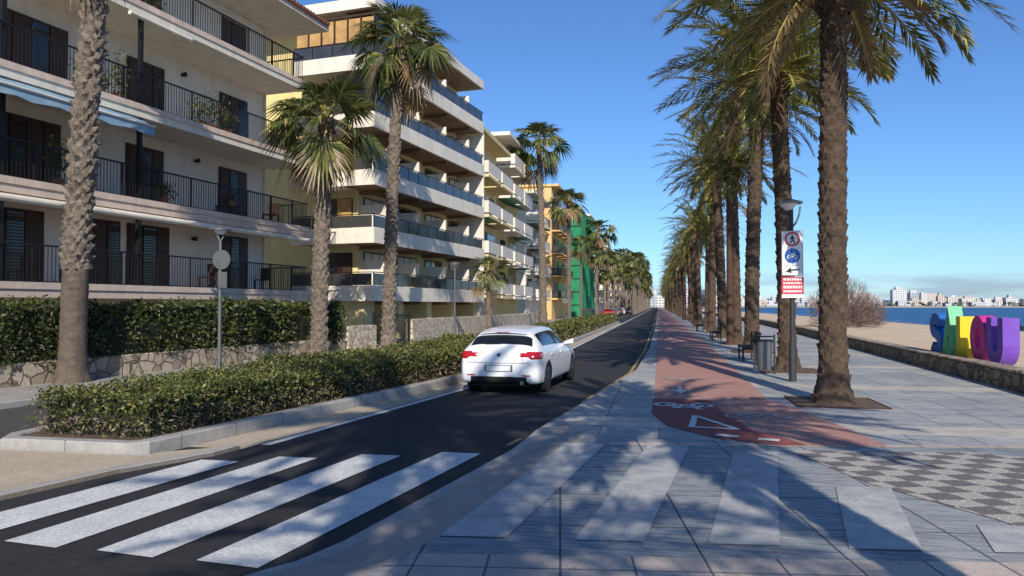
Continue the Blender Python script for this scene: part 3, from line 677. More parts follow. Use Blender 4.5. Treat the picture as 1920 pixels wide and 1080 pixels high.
for (s_,z,w_,h_) in [(16.0,7.95,.35,.7),(16.5,7.95,.3,.5),(20.6,7.95,.5,.8),(21.3,7.95,.5,1.1),(22.0,7.95,.4,.8),(17.2,7.95,.3,1.2),(15.2,5.05,.4,1.1),(19.0,5.05,.3,.5),(25.6,7.95,.25,.5),(11,7.95,.5,.6),(18.5,11.1,.3,.6)]:
    B.tube('plant_pots',M['terracotta'],(s_,.45,z),(s_,.45,z+.3),.13,.17)
    n=300; LP.append(np.array([s_,.45,z+.3+h_*.45])+r.normal(size=(n,3))*np.array([w_*.45,.14,h_*.28]))
Q=leaf_quads(np.concatenate(LP),.055,r); B.add('balcony_plants',M['leaf_fan'],Q.reshape(-1,3).tolist(),np.arange(4*len(Q)).reshape(-1,4).tolist())
for s_,z in((22.3,5.05),(25,5.05),(24.5,2.4),(21.5,2.4),(16,2.4)):
    for dx in(-.2,.2):
        for dy in(.6,1.0): B.box('chairs',M['shutter'],s_+dx-.02,s_+dx+.02,dy-.02,dy+.02,z,z+.44)
    B.box('chairs',M['shutter'],s_-.24,s_+.24,.56,1.04,z+.44,z+.48); B.box('chairs',M['shutter'],s_+.2,s_+.24,.56,1.04,z+.49,z+.95)
B.finish()
# building 2
B=Obj('apartment_building',P0,ANG); S0,S1=31.9,46.7
lv=[2.45,5.3,8.15,11.0,13.9]; top=16.55
B.box('walls',M['cream'],S0+1.7,S1-.1,1.9,15,.1,top)
B.box('side_wall',M['yellowwall'],S0+1.68,S0+1.697,4.75,15,.1,top-.01)
B.box('ground_floor_piers',M['cream'],S0+.6,S0+1.69,.9,4.2,.1,lv[0]-.36)
for k_,x in enumerate(np.arange(S0+3.5,S1-.5,3.6)): B.box('ground_floor_piers',M['cream'],x,x+.6,.5,1.89,.1,lv[0]-.36)
for k_,x in enumerate(np.arange(S0+4.3,S1-3,3.6)): B.box('ground_floor_windows',M['glassdark'],x,x+2.2,1.86,1.897,.6,1.9)
rr=random.Random(9)
for i,z in enumerate(lv):
    d1=4.7
    B.box('slabs',M['slab'],S0,S1,0,1.895,z-.34,z); B.box('slabs',M['slab'],S0,S0+1.675,1.897,d1,z-.34,z)
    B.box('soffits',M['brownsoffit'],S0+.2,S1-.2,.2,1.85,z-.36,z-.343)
    B.box('parapets',M['slab'],S0-.03,S1,-.03,-.003+.06,z+.003,z+.38); B.box('parapets',M['slab'],S0-.03,S0+.06,.063,d1,z+.003,z+.38)
    B.box('fascia',M['slab'],S0-.03,S1,-.032,-.003,z-.38,z-.001); B.box('fascia',M['slab'],S0-.032,S0-.003,-.001,d1,z-.38,z-.001)
    for x in np.arange(S0+.02,S1-.3,1.22):
        B.box('glass_balustrade',M['glassgrey'],x+.03,min(x+1.19,S1),.0,.025,z+.40,z+.98); B.box('balustrade_posts',M['iron'],x-.02,x+.02,-.012,.038,z+.385,z+1.02)
    B.box('handrail',M['iron'],S0,S1,-.02,.045,z+1.02,z+1.06)
    for x in np.arange(.1,d1-.2,1.15):
        B.box('glass_balustrade',M['glassgrey'],S0,S0+.025,x+.03,x+1.12,z+.40,z+.98)
    B.box('handrail',M['iron'],S0-.02,S0+.045,.048,d1,z+1.02,z+1.06)
    for x in np.arange(S0+1.9,S1-.6,3.7):
        B.box('windows',M['glassdark'],x+.35,x+2.75,1.86,1.897,z+.02,z+2.15)
        if rr.random()<.5:
            hh=rr.uniform(.6,2.0); B.box('roller_blinds',M['slab'],x+.36,x+2.74,1.842,1.856,z+2.15-hh,z+2.15)
        for q in(0,.8,1.6,2.4): B.box('window_frames',M['shutter'],x+.33+q,x+.38+q,1.825,1.84,z+.02,z+2.18)
        B.box('window_frames',M['shutter'],x+.33,x+2.78,1.828,1.84,z+2.18,z+2.24)
        B.box('partitions',M['slab'],x-.05,x+.03,.3,1.89,z+.003,z+1.75)
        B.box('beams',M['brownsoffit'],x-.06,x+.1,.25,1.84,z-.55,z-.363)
        if rr.random()<.5: B.box('ac_units',M['slab'],x+3.0,x+3.55,1.5,1.88,z+.05,z+.6)
        if rr.random()<.5:
            B.box('tables',M['slab'],x+1.2,x+1.9,.7,1.2,z+.70,z+.74); B.box('tables',M['slab'],x+1.5,x+1.6,.9,1.0,z+.005,z+.698)
    B.box('front_windows',M['glassdark'],S0+1.66,S0+1.697,2.2,4.2,z+.05,z+2.15)
    B.box('front_curtains' if i in(1,4) else 'front_blinds',M['amber'] if i in(1,4) else M['shutter'],S0+1.63,S0+1.657,2.25,3.1,z+.05,z+2.12)
z=lv[4]
for i in range(6):
    a=.15+i*.76; B.box('corner_curtains',M['amber'],S0+.24,S0+.26,a,a+.7,z+.42,z+2.3); B.box('corner_frames',M['shutter'],S0+.14,S0+.2,a-.05,a,z+.4,z+2.35)
B.box('corner_frames',M['shutter'],S0+.137,S0+.197,.1,4.7,z+1.0,z+1.06); B.box('corner_frames',M['shutter'],S0+.137,S0+.197,.1,4.7,z+2.355,z+2.45)
B.box('corner_glass_side',M['glassdark'],S0+.25,S0+3.2,.12,.16,z+.4,z+2.35)
z=lv[3]
B.box('corner_glass_side',M['glassdark'],S0+.245,S0+2.4,.12,.16,z+.4,z+2.4); B.box('corner_glass_side',M['glassdark'],S0+.2,S0+.24,.12,2.2,z+.4,z+2.4)
for q in np.arange(S0+.2,S0+2.5,.55): B.box('corner_mullions',M['iron'],q,q+.05,.07,.117,z+.4,z+2.4)
B.box('roof',M['slab'],S0-.05,S1,-.05,15.3,top+.003,top+.55)
B.box('roof_soffit',M['brownsoffit'],S0+.2,S1-.2,.1,1.8,top-.02,top-.001)
B.box('rooftop_room',M['cream'],S0+5,S0+10,5,10,top+.56,top+2.6)
B.box('end_wall',M['slab'],S1+.003,S1+.12,-.03,2.5,.1,lv[4]-.4)
B.finish()
def block(name,x0,x1,y0,y1,levels,topz,wallm,slabm,bal=1.3,awn=None,rail='white',tw=True,win=2.6):
    B=Obj(name); B.box('walls',wallm,x0,x1,y0,y1,0,topz)
    B.box('roof',slabm,x0-.2,x1+bal*.8,y0-.25,y1+.2,topz+.003,topz+.3)
    rr=random.Random(int(y0))
    for i,z in enumerate(levels):
        yy=y0+.3
        while yy+win*1.25<y1:
            a,c=yy,yy+win*1.6 if yy+win*1.6<y1 else y1-.2
            B.box('balcony_slabs',slabm,x1+.003,x1+bal,a,c,z-.2,z)
            rm=M['slab'] if rail=='white' else M['glassgrey']
            B.box('balcony_fronts',rm,x1+bal-.05,x1+bal-.003,a+.01,c-.01,z+.12,z+.95); B.box('balcony_fronts',rm,x1+.02,x1+bal-.053,a+.01,a+.05,z+.12,z+.95)
            B.box('handrails',M['iron'] if rail!='white' else M['grey'],x1+bal-.06,x1+bal,a,c,z+.98,z+1.02)
            B.box('windows',M['glassdark'],x1+.01,x1+.03,a+.4,c-.5,z+.02,z+2.1)
            sm_=rr.random()<.5
            B.box('shutters' if sm_ else 'blinds',M['shutter'] if sm_ else M['slab'],x1+.032,x1+.05,a+.4,a+1.2,z+.02,z+2.1)
            if awn and rr.random()<.4: B.add('awnings',awn,[(x1+.1,a+.1,z+2.5),(x1+.1,c-.1,z+2.5),(x1+bal+.2,c-.1,z+1.95),(x1+bal+.2,a+.1,z+1.95)],[(0,1,2,3)])
            yy=c+.5
        w_=x1-1.2
        while w_-1.3>x0+1:
            B.box('side_windows',M['glassdark'],w_-1.3,w_,y0-.02,y0-.003,z+.3,z+2.0); B.box('side_sills',slabm,w_-1.4,w_+.1,y0-.1,y0-.005,z+.2,z+.28)
            B.box('side_shutters',M['shutter'],w_-1.28,w_-.68,y0-.035,y0-.022,z+.32,z+1.98)
            w_-=3.1
    if tw: B.box('stair_tower',wallm,x0+2,x0+5,y0+3,y0+7,topz+.31,topz+2.4); B.box('antennas',M['iron'],x0+3,x0+3.04,y0+4,y0+4.04,topz+2.41,topz+5)
    return B.finish()
lv=[2.6,5.4,8.2,11.0]
block('apartment_building',-28,-13.0,49.5,59,lv,14.0,M['cream'],M['cream'],1.5,M['awngreen'])
block('apartment_building',-28,-13.2,59.6,70,lv+[13.5],15.9,M['yellowwall'],M['white'],1.6,M['awngreen'])
block('apartment_building',-28,-13.6,76,88,[2.6,5.3,8.0,10.7],13.6,M['white'],M['slab'],1.3,M['awngreen'])
block('apartment_building',-30,-13.3,93,110,[2.8,5.7,8.6,11.5,14.3],17.0,M['orange'],M['orange'],1.2,None,'glass')
B=Obj('balcony_stack')
for z in [2.8,5.7,8.6,11.5,14.3]:
    B.box('slabs',M['orange'],-20,-14.5,91.6,92.98,z-.25,z); B.box('rails',M['orange'],-20,-14.5,91.6,91.7,z+.01,z+.95); B.box('shade',M['shutter'],-19.5,-15,92.9,92.96,z+1.0,z+2.3)
B.finish()
block('apartment_building',-30,-13.2,113,136,[2.8,5.7,8.6,11.5,14.4],17.2,M['white'],M['slab'],1.2)
nt_=Obj('scaffold_netting')
A=[];C=[]
for i in range(60):
    y=112.4+i*.4; x=-11.5+.09*math.sin(i*1.7); A.append((x,y,.1)); C.append((x+.05*math.sin(i*2.3),y,16.6+.15*math.sin(i*.7)))
nt_.ribbon('net_street',M['net'],A,C)
A=[];C=[]
for i in range(12):
    x=-11.5-i*.35; y=112.38+.07*math.sin(i*2.1); A.append((x,y,.1)); C.append((x,y,16.6))
nt_.ribbon('net_front',M['net'],A,C)
for z in np.arange(2,17,2): nt_.tube('scaffold_tubes',M['grey'],(-11.6,112.3,z),(-11.6,136.5,z),.04,n=5); nt_.tube('scaffold_front_tubes',M['darkgrey'],(-11.4,112.2,z),(-15.4,112.2,z),.05,n=5)
nt_.finish()
yy=141; hs=[19,15,17,13,18,14,16,12,15]
for i in range(9):
    h=hs[i]; block('apartment_building',-28,-13.5,yy,yy+20,[2.7+2.9*k for k in range(int((h-2.7)/2.9))],h,[M['cream'],M['white'],M['orange'],M['white']][i%4],M['slab'],1.2,M['awngreen'],tw=i%2==0); yy+=26
m,nt,bb=newmat('distant_facade'); v=coords(nt)
sp=nt.nodes.new('ShaderNodeSeparateXYZ'); nt.links.new(v,sp.inputs[0])
br=nt.nodes.new('ShaderNodeTexBrick'); br.offset=0
cmb=nt.nodes.new('ShaderNodeCombineXYZ'); nt.links.new(sp.outputs[0],cmb.inputs[0]); nt.links.new(sp.outputs[2],cmb.inputs[1]); nt.links.new(cmb.outputs[0],br.inputs[0])
for k_,x in (('Scale',1),('Mortar Size',.75),('Brick Width',4.0),('Row Height',3.2),('Mortar Smooth',.1)): br.inputs[k_].default_value=x
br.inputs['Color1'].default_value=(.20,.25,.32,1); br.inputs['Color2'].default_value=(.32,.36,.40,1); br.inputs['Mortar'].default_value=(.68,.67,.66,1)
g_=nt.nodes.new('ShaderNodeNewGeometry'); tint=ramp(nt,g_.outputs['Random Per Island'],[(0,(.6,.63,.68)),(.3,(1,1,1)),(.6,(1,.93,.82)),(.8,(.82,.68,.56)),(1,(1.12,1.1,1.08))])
nt.links.new(mixc(nt,1.0,br.outputs[0],tint,'MULTIPLY'),bb.inputs['Base Color']); bb.inputs['Roughness'].default_value=.9
T=Obj('distant_town'); rr=random.Random(4)
x=150
while x<1500:
    w_=rr.uniform(9,24); cl=1+.35*math.sin(x*.02)
    for row in range(3):
        h=(rr.uniform(10,22)*(1 if row else .65)+row*3)*cl; y=1400+row*50+rr.uniform(-8,8); xx=x+rr.uniform(-8,8)
        if rr.random()<.8:
            T.box('b',m,xx,xx+w_,y,y+16,0,h)
            if rr.random()<.6: T.box('b',m,xx+w_*rr.uniform(.1,.3),xx+w_*rr.uniform(.5,.8),y+3,y+10,h,h+rr.uniform(2,5))
    x+=w_+rr.uniform(-2,6)
for i in range(36):
    xx=rr.uniform(-140,60); T.box('b',m,xx,xx+rr.uniform(8,20),900+rr.uniform(0,100),1020,0,rr.uniform(8,22))
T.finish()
T=Obj('distant_shore'); sm=mat('shore_green',(.10,.13,.12),(.2,.2,.17),.03,.95)
T.box('s',sm,20,2600,1385,2500,-3,.6); T.box('s2',M['sand'],20,2600,1366,1384,-3,-.4)
rq=np.random.default_rng(5); P=np.stack([rq.uniform(100,1400,1500),rq.uniform(1388,1500,1500),rq.uniform(1,7,1500)],1); Q=leaf_quads(P,4.0,rq,.7)
T.add('shore_trees',sm,Q.reshape(-1,3).tolist(),np.arange(4*len(Q)).reshape(-1,4).tolist())
T.finish()
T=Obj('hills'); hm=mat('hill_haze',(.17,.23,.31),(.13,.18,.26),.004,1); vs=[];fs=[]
HX=list(range(-2500,3600,50))
for i,x in enumerate(HX):
    h=16+14*math.sin(x*.0031+1)+8*math.sin(x*.011)+5*math.sin(x*.031+2)+3*math.sin(x*.09)
    if x<300: h+=12
    vs+= [(x,2300,-4),(x,2500,max(4,h)),(x,2900,-4)]
for i in range(len(HX)-1):
    for q in range(2): fs.append((3*i+q,3*i+q+3,3*i+q+4,3*i+q+1))
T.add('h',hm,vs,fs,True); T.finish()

# ------------------------------------------------------------ street furniture
def lamp(x,y,z0=.12,h=3.75,signs=False,rot=0):
    L=Obj('street_lamp',(x,y,z0),rot)
    L.tube('base',M['grey'],(0,0,0),(0,0,.5),.075,.065); L.tube('pole',M['grey'],(0,0,.5),(0,0,h-.3),.05,.04)
    L.tube('arm',M['grey'],(0,0,h-.32),(-.08,-.05,h-.12),.035,.03); L.tube('arm',M['grey'],(0,0,h-.32),(.12,.05,h-.08),.02,.02)
    L.tube('shade_rim',M['grey'],(0,0,h-.02),(0,0,h+.02),.29,.29,28); L.tube('shade_top',M['grey'],(0,0,h+.023),(0,0,h+.1),.27,.08,28)
    L.tube('lamp_glass',M['signwhite'],(0,0,h-.12),(0,0,h-.023),.1,.17,20)
    if signs:
        L.tube('round_sign',M['grey'],(.07,-.06,2.95),(.07,-.045,2.95),.26,.26,28); L.box('plate_sign',M['grey'],-.02,.24,-.07,-.055,2.2,2.62)
        L.box('brackets',M['darkgrey'],-.05,.05,-.055,.0,2.9,2.95); L.box('brackets',M['darkgrey'],-.05,.05,-.055,.0,2.4,2.45)
    return L.finish()
lamp(-11.45,17.8,signs=True); lamp(-9.65,34.5); lamp(-9.3,56); lamp(-9.2,78)
L=Obj('signposted_street_lamp',(2.99,17.8,.12))
L.tube('base',M['darkgrey'],(0,0,0),(0,0,.9),.085,.08); L.tube('pole',M['darkgrey'],(0,0,.9),(0,0,4.0),.055,.045)
L.tube('shade',M['grey'],(-.06,0,4.06),(-.06,0,4.1),.31,.31,28); L.tube('shade_top',M['grey'],(-.06,0,4.103),(-.06,0,4.17),.28,.07,28); L.tube('lamp_glass',M['signwhite'],(-.06,0,3.92),(-.06,0,4.057),.08,.2,20)
pts=[(.0,0,3.5),(.1,0,3.62),(.17,0,3.8),(.2,0,4.0)]
for a,c in zip(pts[:-1],pts[1:]): L.tube('arm',M['grey'],a,c,.022)
for z in (3.2,2.75,2.35,2.05): L.box('clamps',M['grey'],-.06,.06,-.085,.0,z,z+.04)
y0=-.09
L.box('sign_plate',M['signwhite'],-.22,.22,y0-.012,y0,2.42,3.42)
L.box('sign_border',M['grey'],-.235,.235,y0+.002,y0+.01,2.405,3.435)
f=y0-.013
def bar2(nm,m,a,c,w,y):
    a=Vector(a);c=Vector(c);d=(c-a).normalized();n=Vector((-d.y,d.x))*w/2
    L.poly(nm,m,[(a.x+n.x,y,a.y+n.y),(a.x-n.x,y,a.y-n.y),(c.x-n.x,y,c.y-n.y),(c.x+n.x,y,c.y+n.y)])
cz=3.24
L.ringxz('no_pedestrian_ring',M['signred'],(0,cz),.125,.165,f-.004)
man=[((0,.055),(.0,-.02)),((0,-.02),(-.045,-.095)),((0,-.02),(.04,-.06)),((.04,-.06),(.045,-.1)),((0,.045),(-.045,.0)),((0,.045),(.05,.01))]
for i,(a,c) in enumerate(man): bar2('pictogram',M['signblack'],(a[0],cz+a[1]),(c[0],cz+c[1]),.026 if i else .04,f-.005-.0005*i)
L.ringxz('pictogram',M['signblack'],(0,cz+.08),0.0001,.02,f-.0095,14)
cz=2.86
L.ringxz('bicycle_disc',M['signblue'],(0,cz),.0001,.17,f-.004)
for sx in(-.07,.07): L.ringxz('bicycle',M['signwhite'],(sx,cz-.03),.032,.045,f-.007)
for i,(a,c) in enumerate(BIKE): bar2('bicycle',M['signwhite'],(a[0]*.14,cz-.03+a[1]*.15),(c[0]*.14,cz-.03+c[1]*.15),.012,f-.008-.0004*i)
L.box('arrow_frame',M['signblack'],-.2,.2,f-.004,f-.002,2.645,2.65)
bar2('arrow',M['signblack'],(-.06,2.53),(.15,2.55),.035,f-.004); L.poly('arrow',M['signblack'],[(-.15,f-.0055,2.5),(-.02,f-.0055,2.47),(-.04,f-.0055,2.6)])
L.box('poster',M['poster'],-.24,.24,y0-.012,y0,1.9,2.38)
rr=random.Random(2)
for (z,hh) in [(2.3,.05),(2.22,.04),(2.12,.06),(2.03,.05)]:
    x=-.2
    while x<.18:
        w_=rr.uniform(.02,.06); L.box('poster_print',M['signwhite'],x,min(x+w_,.2),y0-.015,y0-.0125,z,z+hh); x+=w_+.015
L.box('poster_strip',M['signwhite'],-.235,.235,y0-.016,y0-.0125,1.905,1.985)
L.finish()
for (x,y) in((3.1,34.0),(3.0,62),(3.0,90)):
    L=Obj('light_mast',(x,y,.12)); L.tube('mast',M['rust'],(0,0,0),(0,0,9.6),.16,.1,14); L.tube('foot',M['rust'],(0,0,0),(0,0,.1),.25,.25,14)
    L.tube('spotlights',M['rust'],(-.35,0,8.4),(-.1,0,8.5),.12,.12); L.tube('spotlights',M['rust'],(.1,0,9.1),(.4,0,9.0),.12,.12); L.finish()
L=Obj('litter_bin',(2.62,19.6,.12)); L.tube('bin',M['grey'],(0,0,.12),(0,0,.82),.17,.2,20); L.tube('rim',M['darkgrey'],(0,0,.823),(0,0,.87),.21,.21,20)
L.tube('posts',M['darkgrey'],(-.24,0,0),(-.24,0,1.0),.025); L.tube('posts',M['darkgrey'],(.24,0,0),(.24,0,1.0),.025); L.tube('crossbar',M['darkgrey'],(-.24,0,.95),(.24,0,.95),.02); L.finish()
def bench(x,y,rot):
    L=Obj('park_bench',(x,y,.12),rot)
    for i in range(4): L.box('seat',M['darkgrey'],-.75,.75,-.22+i*.12,-.13+i*.12,.42,.46)
    for i in range(3): L.box('backrest',M['darkgrey'],-.75,.75,.26+i*.03,.29+i*.03,.55+i*.13,.64+i*.13)
    for sx in(-.6,.6):
        L.box('leg_front',M['iron'],sx-.03,sx+.03,-.2,-.15,0,.418); L.box('leg_back',M['iron'],sx-.03,sx+.03,.2,.25,0,.9); L.box('rail',M['iron'],sx-.03,sx+.03,-.148,.198,.36,.415)
    L.finish()
bench(2.75,24.6,R(-90)); bench(2.75,38,R(-90)); bench(2.75,52,R(-90))
for i,y in enumerate((88,90.5)):
    L=Obj('waste_container',(-8.9+.6,y,0)); L.box('body',mat('container_green%d'%i,(.02,.07,.04)),-.6,.6,-.8,.8,.15,1.25); L.add('lid',M['plastic'],[(-.65,-.85,1.26),(.65,-.85,1.26),(.65,.85,1.26),(-.65,.85,1.26),(-.4,-.8,1.5),(.4,-.8,1.5),(.4,.8,1.5),(-.4,.8,1.5)],[(0,1,5,4),(1,2,6,5),(2,3,7,6),(3,0,4,7),(4,5,6,7)])
    for sx in(-.5,.5):
        for sy in(-.65,.65): L.tube('wheels',M['rubber'],(sx-.04,sy,.08),(sx+.04,sy,.08),.08)
    L.finish()
def rsign(x,y,h,m):
    L=Obj('traffic_sign',(x,y,.12)); L.tube('pole',M['grey'],(0,0,0),(0,0,h),.03); L.tube('disc',m,(0,-.05,h-.3),(0,-.035,h-.3),.28,.28,28); L.finish()
rsign(-8.95,72,2.5,M['grey'])
# town-name letters
cols={'S':((.03,.18,.55),(.02,.12,.42)),'A':((.1,.5,.25),(.08,.42,.2)),'L':((.8,.62,.02),(.7,.55,.02)),'O':((.65,.04,.3),(.5,.03,.25)),'U':((.2,.08,.5),(.15,.06,.42))}
def arc(cx,cz,rx,rz,a0,a1,n=12): return [(cx+rx*math.cos(R(a0+(a1-a0)*i/n)),cz+rz*math.sin(R(a0+(a1-a0)*i/n))) for i in range(n+1)]
LT={'S':[(arc(.5,.80,.33,.20,25,270,14)+arc(.5,.33,.35,.235,90,-155,14)[1:],False)],
    'A':[([(.12,0.02),(.5,1.0),(.88,.02)],False),([(.3,.33),(.7,.33)],False)],
    'L':[([(.22,1.08),(.22,.12),(.88,.12)],False)],
    'O':[(arc(.5,.56,.36,.40,0,345,23),True)],
    'U':[([(.16,1.08),(.16,.45)]+arc(.5,.45,.34,.31,200,340,10)+[(.84,.45),(.84,1.08)],False)]}
root=link(bpy.data.objects.new('salou_letter_sign',None)); root.location=(SW(21)+.78,23.75,.45)
for i,chh in enumerate('SALOU'):
    cm=mat('letter_'+chh,*cols[chh],scale=3,rough=.45)
    vs=[];fs=[]
    for si,(pl,closed) in enumerate(LT[chh]):
        w_=.31 if si==0 else .18; dep=.42-si*.02; P=[Vector(p) for p in pl]; n=len(P); o=len(vs)
        for k_ in range(n):
            if closed: a=P[k_-1];c=P[(k_+1)%n]
            else: a=P[max(k_-1,0)];c=P[min(k_+1,n-1)]
            b0=P[k_]; d1=(b0-a); d2=(c-b0)
            if d1.length<1e-6:d1=d2
            if d2.length<1e-6:d2=d1
            d1.normalize();d2.normalize(); n1=Vector((-d1.y,d1.x)); n2=Vector((-d2.y,d2.x)); mm=(n1+n2).normalized(); mm/=max(.45,mm.dot(n1))
            for sgn in(-1,1):
                q=b0+mm*sgn*w_/2
                for dd in(-dep/2,dep/2): vs.append((dd,-q.x,q.y))
        for k_ in range(n if closed else n-1):
            j=(k_+1)%n; A=[o+4*k_+q for q in range(4)]; C=[o+4*j+q for q in range(4)]
            fs+=[(A[0],C[0],C[2],A[2]),(A[1],A[3],C[3],C[1]),(A[0],A[1],C[1],C[0]),(A[2],C[2],C[3],A[3])]
        if not closed: fs+=[(o,o+2,o+3,o+1),(o+4*n-4,o+4*n-3,o+4*n-1,o+4*n-2)]
    me=bpy.data.meshes.new('letter_'+chh); me.from_pydata(vs,[],fs); me.materials.append(cm)
    ob=link(bpy.data.objects.new('letter_'+chh,me)); ob.parent=root; ob.location=(0,-i*.96,.0); ob.scale=(.85,.88,1.03)
pl=Obj('plinth'); pl.box('plinth',M['slab'],-.3,.3,-4.9,.1,-.45,-.16); po=pl.finish(); po.parent=root

# ------------------------------------------------------------ cars
def make_car():
    st=[(-2.15,.72,.34,.64,.70,.58,.745),(-2.12,.81,.26,.72,.83,.64,.875),(-2.04,.85,.215,.78,.92,.68,.965),(-1.97,.868,.21,.81,.955,.69,1.0),(-1.72,.882,.20,.825,.975,.605,1.25),(-1.60,.886,.20,.82,.972,.59,1.315),
        (-1.2,.888,.20,.82,.96,.605,1.365),(-.62,.885,.20,.81,.945,.615,1.385),(-.35,.885,.20,.81,.94,.615,1.388),(-.26,.885,.20,.81,.94,.615,1.388),(.15,.885,.20,.80,.93,.60,1.37),(.5,.885,.20,.79,.915,.575,1.31),(1.08,.885,.20,.77,.89,.66,1.0),(1.22,.88,.20,.76,.875,.69,.945),(1.7,.86,.21,.70,.81,.62,.86),(2.0,.80,.23,.60,.70,.54,.75),(2.14,.66,.30,.52,.58,.42,.62)]
    vs=[];fs=[];mi=[]; nS=len(st)
    for (x,W,zb,zs,zbt,wr,zt) in st:
        half=[(0,zb),(W*.92,zb),(W*.985,zb+.05),(W,.52),(W*.99,zs),(W*.925,zbt),(wr,zt-.04),(wr*.8,zt),(0,zt+.015)]
        ring=half+[(-a,b) for a,b in reversed(half[1:-1])]; vs+=[(x,a,b) for a,b in ring]
    K=16
    for i in range(nS-1):
        for q in range(K):
            q2=(q+1)%K; fs.append((i*K+q,(i+1)*K+q,(i+1)*K+q2,i*K+q2)); seg=q if q<8 else 15-q; m_=0
            if seg==5 and i in(5,6,7,9,10,11): m_=1
            if seg==5 and i==8: m_=2
            if seg in(6,7) and i in(3,): m_=1
            if seg in(6,7) and i==11: m_=1
            if seg==0: m_=2
            mi.append(m_)
    fs.append(tuple(range(K))); mi.append(0); fs.append(tuple((nS-1)*K+q for q in range(K-1,-1,-1))); mi.append(0)
    me=bpy.data.meshes.new('carbody'); me.from_pydata(vs,[],fs)
    for m_ in (M['carwhite'],M['carglass'],M['plastic']): me.materials.append(m_)
    me.polygons.foreach_set('material_index',mi); me.polygons.foreach_set('use_smooth',[True]*len(fs)); me.update()
    ob=link(bpy.data.objects.new('tmp',me)); md=ob.modifiers.new('s','SUBSURF'); md.levels=3; md.render_levels=3
    cut=Obj('cutter')
    for x in(-1.33,1.36):
        for sgn in(-1,1): cut.tube('c',M['plastic'],(x,sgn*.60,.31),(x,sgn*1.05,.31),.365,.365,40)
    co=cut.finish()
    dg=bpy.context.evaluated_depsgraph_get(); dg.update(); bv=BVHTree.FromObject(ob,dg)
    bo=ob.modifiers.new('b','BOOLEAN'); bo.operation='DIFFERENCE'; bo.object=co; bo.solver='EXACT'
    dg=bpy.context.evaluated_depsgraph_get(); ev=ob.evaluated_get(dg); nm=bpy.data.meshes.new_from_object(ev)
    bpy.data.objects.remove(ob); bpy.data.objects.remove(co)
    return nm,bv
CB,BV=make_car()
def hit(o,d,off):
    l,n,i,ds=BV.ray_cast(Vector(o),Vector(d))
    return None if l is None else l+n*off if n.dot(Vector(d))<0 else l-n*off
def rearpt(y,z,off=.008): return hit((-4,y,z),(1,0,0),off)
def sidept(x,z,s,off=.006): return hit((x,s*3,z),(0,-s,0),off)
def strip(C,name,m,A,B,smooth=True):
    ok=[(a,b) for a,b in zip(A,B) if a is not None and b is not None]
    vs=[]
    for a,b in ok: vs+=[a,b]
    C.add(name,m,vs,[(2*i,2*i+1,2*i+3,2*i+2) for i in range(len(ok)-1)],smooth)
def grid(C,name,m,rows):
    n=len(rows[0]); vs=[p for r in rows for p in r]
    C.add(name,m,vs,[(i*n+j,i*n+j+1,(i+1)*n+j+1,(i+1)*n+j) for i in range(len(rows)-1) for j in range(n-1)],True)
